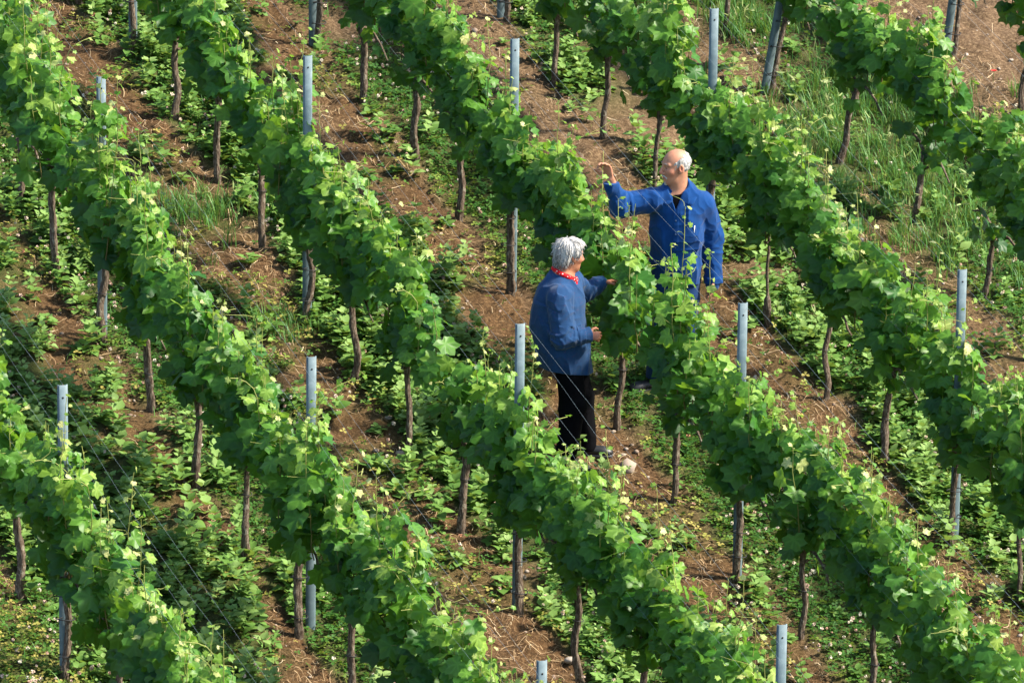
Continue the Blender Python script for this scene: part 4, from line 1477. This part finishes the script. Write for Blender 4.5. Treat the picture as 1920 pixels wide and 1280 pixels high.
    v.cap(Rel + [0, 0, -.01], Rel + [.03, .02, -.03], .052, .045, .03)
    def rel(p):
        r = folds(p, .016, (7, 7, 2.8), 11) + .004 * (noise3(p[:, 0] * 30, p[:, 1] * 30, p[:, 2] * 16, 15) - .5)
        r = r + sleeve_folds(p, Lsh, Lel, .005, 60, 3) + sleeve_folds(p, Lel, Lwr, .004, 55, 4, (0, 0), .12)
        r = r + sleeve_folds(p, Rsh, Rel, .010, 62, 7, reach=.15) + sleeve_folds(p, Rel, Rwr, .009, 60, 8, (0, 0), .12)
        # placket, yoke and cuff edges
        front = (p[:, 1] < -.02) & (np.abs(p[:, 0] - .098) < .020) & (p[:, 2] < 1.40)
        r = r - .003 * front
        r = r - .004 * ((p[:, 2] < .845) & (p[:, 0] > .29))
        return r
    v.relief(rel)
    v.cut((.10, 0, .785), (0.05, -.15, -1))
    # sleeve of the hanging arm is longer than the hem: added after the hem is cut
    v.limb([Lel + [0, 0, -.05], Lwr + [.0, 0, -.055]], [.066, .053], .012)
    v.relief(lambda p: (sleeve_folds(p, Lel, Lwr, .004, 70, 6) - .0035 * ((np.abs(p[:, 2] - .825) < .028) & (p[:, 0] > .29))) * (p[:, 2] < 1.1) * (p[:, 0] > .28))
    v.cut(Lwr + [0, 0, -.075], (0, -.1, -1)) if False else None
    v.ell(neck0 + [-.005, -.05, .105], (.072, .070, .085), None, .02, 's')
    # open V below the throat
    v.put(lambda p: np.maximum(np.abs(p[..., 0] - .098) - np.clip((p[..., 2] - 1.375) * .40, 0, .06), p[..., 1] + .065), (.02, -.25, 1.34), (.18, -.06, 1.55), .006, 's')
    V, Q = v.surface()
    sh = mesh_obj("shirt", V, Q, M['work_shirt'], e, None, True)
    # dark undershirt in the opening
    v = Vol((-.06, -.2, 1.22), (.27, .14, 1.56), .005)
    v.limb([neck0 + [-.002, -.012, -.025], [.108, -.012, 1.36], [.11, -.01, 1.25]], [.078, .150, .15], .04, ((.25, 1, 0), .70))
    v.ell(neck0 + [-.005, -.03, .075], (.075, .07, .07), None, .02, 's')
    V, Q = v.surface(); mesh_obj("undershirt", V, Q, M['black_cloth'], e, None, True)
    n = neck0 + [.0, .0, .045]
    # collar: a band standing behind the neck and two pointed leaves
    an = np.linspace(-.5, 3.64, 15)
    rows = []
    for h, r in ((-.035, .092), (.0, .090), (.032, .086)):
        rows.append([(n[0] + .0 + r * math.cos(a), n[1] + .005 + r * .95 * math.sin(a), n[2] + .012 + h + .018 * math.sin(a)) for a in an])
    collar_flap("collar_band", rows, M['work_shirt'], sh)
    g = lambda *q: [tuple(np.array(n) + np.array(w)) for w in q]
    collar_flap("collar", [g((.076, .055, .045), (.088, .005, .030), (.074, -.058, .010), (.022, -.108, -.060)), g((.104, .07, .022), (.120, .0, .006), (.108, -.074, -.014), (.050, -.128, -.082)),
                           g((.128, .075, -.012), (.148, .0, -.020), (.138, -.082, -.040), (.098, -.142, -.108))], M['work_shirt'], sh, .006)
    collar_flap("collar", [g((-.076, .055, .045), (-.086, .005, .028), (-.074, -.058, .006), (-.030, -.108, -.060)), g((-.104, .065, .020), (-.116, .0, .002), (-.106, -.076, -.020), (-.060, -.128, -.082)),
                           g((-.126, .07, -.016), (-.140, .0, -.026), (-.132, -.084, -.048), (-.100, -.140, -.104))], M['work_shirt'], sh, .006)
    def front_y(x, z):
        k = np.argmin((V_s[:, 0] - x) ** 2 * 4 + (V_s[:, 2] - z) ** 2 * 4 + (V_s[:, 1] > -.02) * 9)
        return V_s[k, 1]
    V_s = np.array([tuple(w.co) for w in sh.data.vertices])
    for z in (1.30, 1.20, 1.10, 1.0, .90):
        y = front_y(.098, z)
        MB().tube([(.098, y + .002, z), (.098, y - .004, z)], .0065, 10).build("button", M['button'], sh, False)
    P = []
    for z in (1.255, 1.235, 1.21, 1.17, 1.14):
        P.append([(x, front_y(x, z) - .001, z - (0.012 if z < 1.15 and abs(x - .205) < .02 else 0)) for x in (.160, .18, .205, .23, .250)])
    collar_flap("chest_pocket", P, M['work_shirt'], sh, .004)
    y = front_y(.235, 1.24)
    MB().tube([(.232, y - .008, 1.19), (.236, y - .011, 1.265)], .0035, 8).build("pen", M['pen'], sh)
    # trousers and shoes
    v = Vol((-.16, -.2, .06), (.34, .18, 1.0), .006)
    v.limb([hips + [.075, 0, .02], [.185, -.04, .48], [.19, .03, .09]], [.118, .088, .078], .04)
    v.limb([hips + [-.075, 0, .02], [.015, -.05, .47], [-.02, .0, .09]], [.118, .088, .078], .04)
    v.relief(lambda p: folds(p, .009, (6, 6, 3.5), 31))
    v.cut((0, 0, .075), (0, 0, -1))
    V, Q = v.surface(); mesh_obj("trousers", V, Q, M['denim'], e, None, True)
    shoe(e, (.21, .06, .0), (-.35, -.9, -.2)); shoe(e, (.03, .03, -.01), (-.88, -.42, -.02))


def neckerchief_man():
    e = person_root(FOOT_L, "white haired man in faded blue shirt, red neckerchief and black trousers reaching into the vines")
    hips = np.array([-.115, .0, .80])
    Rsh, Lsh = np.array([-.180, -.165, 1.215]), np.array([-.095, .165, 1.235])
    Rel, Rwr = np.array([-.150, -.245, .950]), np.array([.012, -.20, .950])
    Lel, Lwr = np.array([.000, .245, 1.135]), np.array([.120, .30, 1.190])
    fr = head_frame((.85, .50, -.2), -.02)
    hc = np.array([-.112, .02, 1.478])
    v = Vol((-.46, -.36, -.08), (.42, .44, 1.66), .0042)
    L = add_head(v, hc, fr, .98)
    neck0 = np.array([-.172, .0, 1.290])
    v.cap(L(-.03, 0, -.05), neck0, .056, .064, .03); v.cap(L(.02, 0, -.08), neck0 + [.03, .015, .02], .032, .042, .04)
    v.limb([neck0 + [0, 0, -.04], [-.16, 0, 1.1], hips], [.10, .14, .14], .06)
    v.limb([Rsh, Rel, Rwr], [.054, .041, .028], .03); v.limb([Lsh, Lel, Lwr], [.054, .041, .028], .03)
    v.cap(Rsh, neck0, .05, .06, .06); v.cap(Lsh, neck0, .05, .06, .06)
    add_hand(v, Rwr, (.95, .12, -.08), (.1, .9, -.5), (.2, .3, 1), (.85, .9, .95, 1.0), .95)
    add_hand(v, Lwr, (.93, .30, .10), (.1, -.4, -.9), (.1, -1, .2), (.35, .3, .35, .42), .95)
    v.limb([hips + [.0, .085, -.02], [-.03, .05, .42], [.025, .03, .09]], [.085, .054, .040], .04)
    v.limb([hips + [-.0, -.085, -.02], [-.075, -.13, .40], [-.12, -.20, .05]], [.085, .054, .040], .04)
    V, Q = v.surface()
    tone = skin_tone(V, L, fr, (.31, .135, .075), (.34, .10, .055), (Rwr + [.08, 0, 0], Lwr + [.08, 0, 0]))
    mesh_obj("body", V, Q, M['skin'], e, {"tone": tone}, True)
    # full grey-white hair, longer at the nape
    v = Vol(hc - .2, hc + .2, .0036)
    v.ell(L(-.018, 0, .030), (.109, .088, .095), fr, .01)
    v.ell(L(-.055, 0, -.035), (.062, .074, .065), fr, .03)
    v.ell(L(.055, .01, .092), (.045, .062, .028), fr, .03)
    for q in (-1, 1): v.cap(L(.012, q * .072, .04), L(.010, q * .074, -.010), .016, .010, .015)
    v.cut(L(.070, 0, .06), fr[0] * .8 - fr[2] * .75)
    for q in (-1, 1): v.ell(L(.02, q * .088, -.034), (.040, .03, .040), fr, .012, 's')
    v.ell(L(.09, 0, -.02), (.05, .085, .075), fr, .02, 's')
    def hr(p):
        return .030 * (strands(p, hc, fr, 5) - .5) + .016 * (noise3(p[:, 0] * 22, p[:, 1] * 22, p[:, 2] * 22, 4) - .5)
    v.relief(hr)
    V, Q = v.surface()
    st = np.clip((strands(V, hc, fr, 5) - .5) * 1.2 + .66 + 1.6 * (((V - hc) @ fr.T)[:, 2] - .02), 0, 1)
    V, Q, st = loose_hair(V, Q, st, hc, fr, 900, .034, .0019, 3, .0)
    tag(mesh_obj("hair", V, Q, M['hair'], e, {"strand": st}, True), "thick combed white hair")
    # neckerchief folded round the collar
    v = Vol(neck0 - .15, neck0 + .17, .004)
    an = np.linspace(0, 2 * np.pi, 25)
    ring = np.stack([neck0[0] + .015 + .080 * np.cos(an) + .010, neck0[1] + .010 + .082 * np.sin(an), neck0[2] + .052 - .042 * np.cos(an) - .012 * np.sin(an)], -1)
    for q in range(24): v.cap(ring[q], ring[q + 1], .015 + .003 * math.cos(an[q]), .015 + .003 * math.cos(an[q]), .01)
    kn = neck0 + [.100, -.020, -.002]
    v.ell(kn, (.020, .022, .020), None, .01); v.cap(kn, kn + [.018, -.020, -.045], .012, .019, .01); v.cap(kn, kn + [.02, .012, -.045], .012, .017, .01)
    v.relief(lambda p: folds(p, .004, (22, 22, 22), 3))
    V, Q = v.surface(); mesh_obj("neckerchief", V, Q, M['scarf'], e, None, True)
    # shirt
    v = Vol((-.46, -.36, .56), (.24, .40, 1.40), .0048)
    fl = ((1, .12, 0), .90)
    v.limb([neck0 + [-.005, 0, -.01], [-.180, 0, 1.15], [-.184, -.005, .98], [-.155, -.005, .80], [-.110, -.01, .56]], [.09, .190, .205, .205, .205], .05, fl)
    v.cap(Rsh + [.01, .02, 0], neck0 + [.0, -.02, -.03], .082, .085, .05); v.cap(Lsh + [0, -.02, 0], neck0 + [.02, .02, -.03], .080, .085, .05)
    v.limb([Rsh, Rel + [-.005, 0, -.005], Rwr + [-.01, 0, 0]], [.092, .082, .055], .022)
    v.limb([Lsh, Lel, Lwr + [-.01, 0, 0]], [.084, .062, .046], .022)
    def rel(p):
        r = folds(p, .016, (7, 7, 3.0), 51) + .004 * (noise3(p[:, 0] * 30, p[:, 1] * 30, p[:, 2] * 16, 55) - .5)
        r = r + sleeve_folds(p, Rsh, Rel, .009, 70, 13, reach=.17) + sleeve_folds(p, Rel, Rwr, .008, 62, 14, (0, 0), .12) + sleeve_folds(p, Lel, Lwr, .006, 70, 15, (0, 0), .2)
        r = r + sleeve_folds(p, Lsh, Lel, .007, 60, 16)
        yoke = np.abs(p[:, 2] - 1.19 - .15 * (p[:, 1])) < .006
        r = r + .003 * yoke * (p[:, 0] < -.2)
        cr = (p - (Rwr + [-.012, 0, 0])) @ unit(Rwr - Rel)
        r = r - .004 * ((np.abs(cr + .03) < .03) & (np.linalg.norm(p - Rwr, axis=1) < .1))
        return r
    v.relief(rel)
    v.cut((-.115, 0, .640), (-.12, -.1, -1))
    v.ell(neck0 + [.03, .01, .075], (.080, .08, .075), None, .02, 's')
    V, Q = v.surface(); sh = mesh_obj("shirt", V, Q, M['worn_shirt'], e, None, True)
    n = neck0; g = lambda *q: [tuple(np.array(n) + np.array(w)) for w in q]
    an = np.linspace(1.2, 5.6, 17)
    rows = []
    for q, (h, r) in enumerate(((.045, .092), (.020, .108), (-.012, .122))):
        rows.append([(n[0] + .012 + r * math.cos(a), n[1] + .006 + r * math.sin(a), n[2] + .0 + h - (.062 + .0 * q) * (math.cos(a) + .35) * .75) for a in an])
    collar_flap("collar", rows, M['worn_shirt'], sh)
    # dark undershirt showing as a sliver along the open front
    v = Vol((-.3, -.22, .6), (.16, .3, 1.32), .006)
    v.limb([neck0 + [.03, .02, -.03], [-.158, .03, 1.10], [-.166, .03, .95], [-.132, .03, .68]], [.06, .168, .186, .182], .05, fl)
    v.cut((-.115, 0, .70), (-.12, -.1, -1))
    V, Q = v.surface(); mesh_obj("undershirt", V, Q, M['black_cloth'], e, None, True)
    v = Vol((-.34, -.36, .0), (.16, .22, .92), .006)
    v.limb([hips + [0, .075, .03], [-.025, .05, .42], [.025, .03, .06]], [.105, .090, .074], .04)
    v.limb([hips + [-.01, -.075, .03], [-.075, -.13, .40], [-.12, -.20, .03]], [.105, .090, .074], .04)
    v.relief(lambda p: folds(p, .008, (6, 6, 3.5), 71))
    v.cut((0, 0, .03), (0, 0, -1))
    V, Q = v.surface(); mesh_obj("trousers", V, Q, M['black_cloth'], e, None, True)
    shoe(e, (-.055, .03, -.005), (.985, -.02, -.04)); shoe(e, (-.19, -.22, -.075), (.97, -.1, .0))


bald_man(); neckerchief_man()
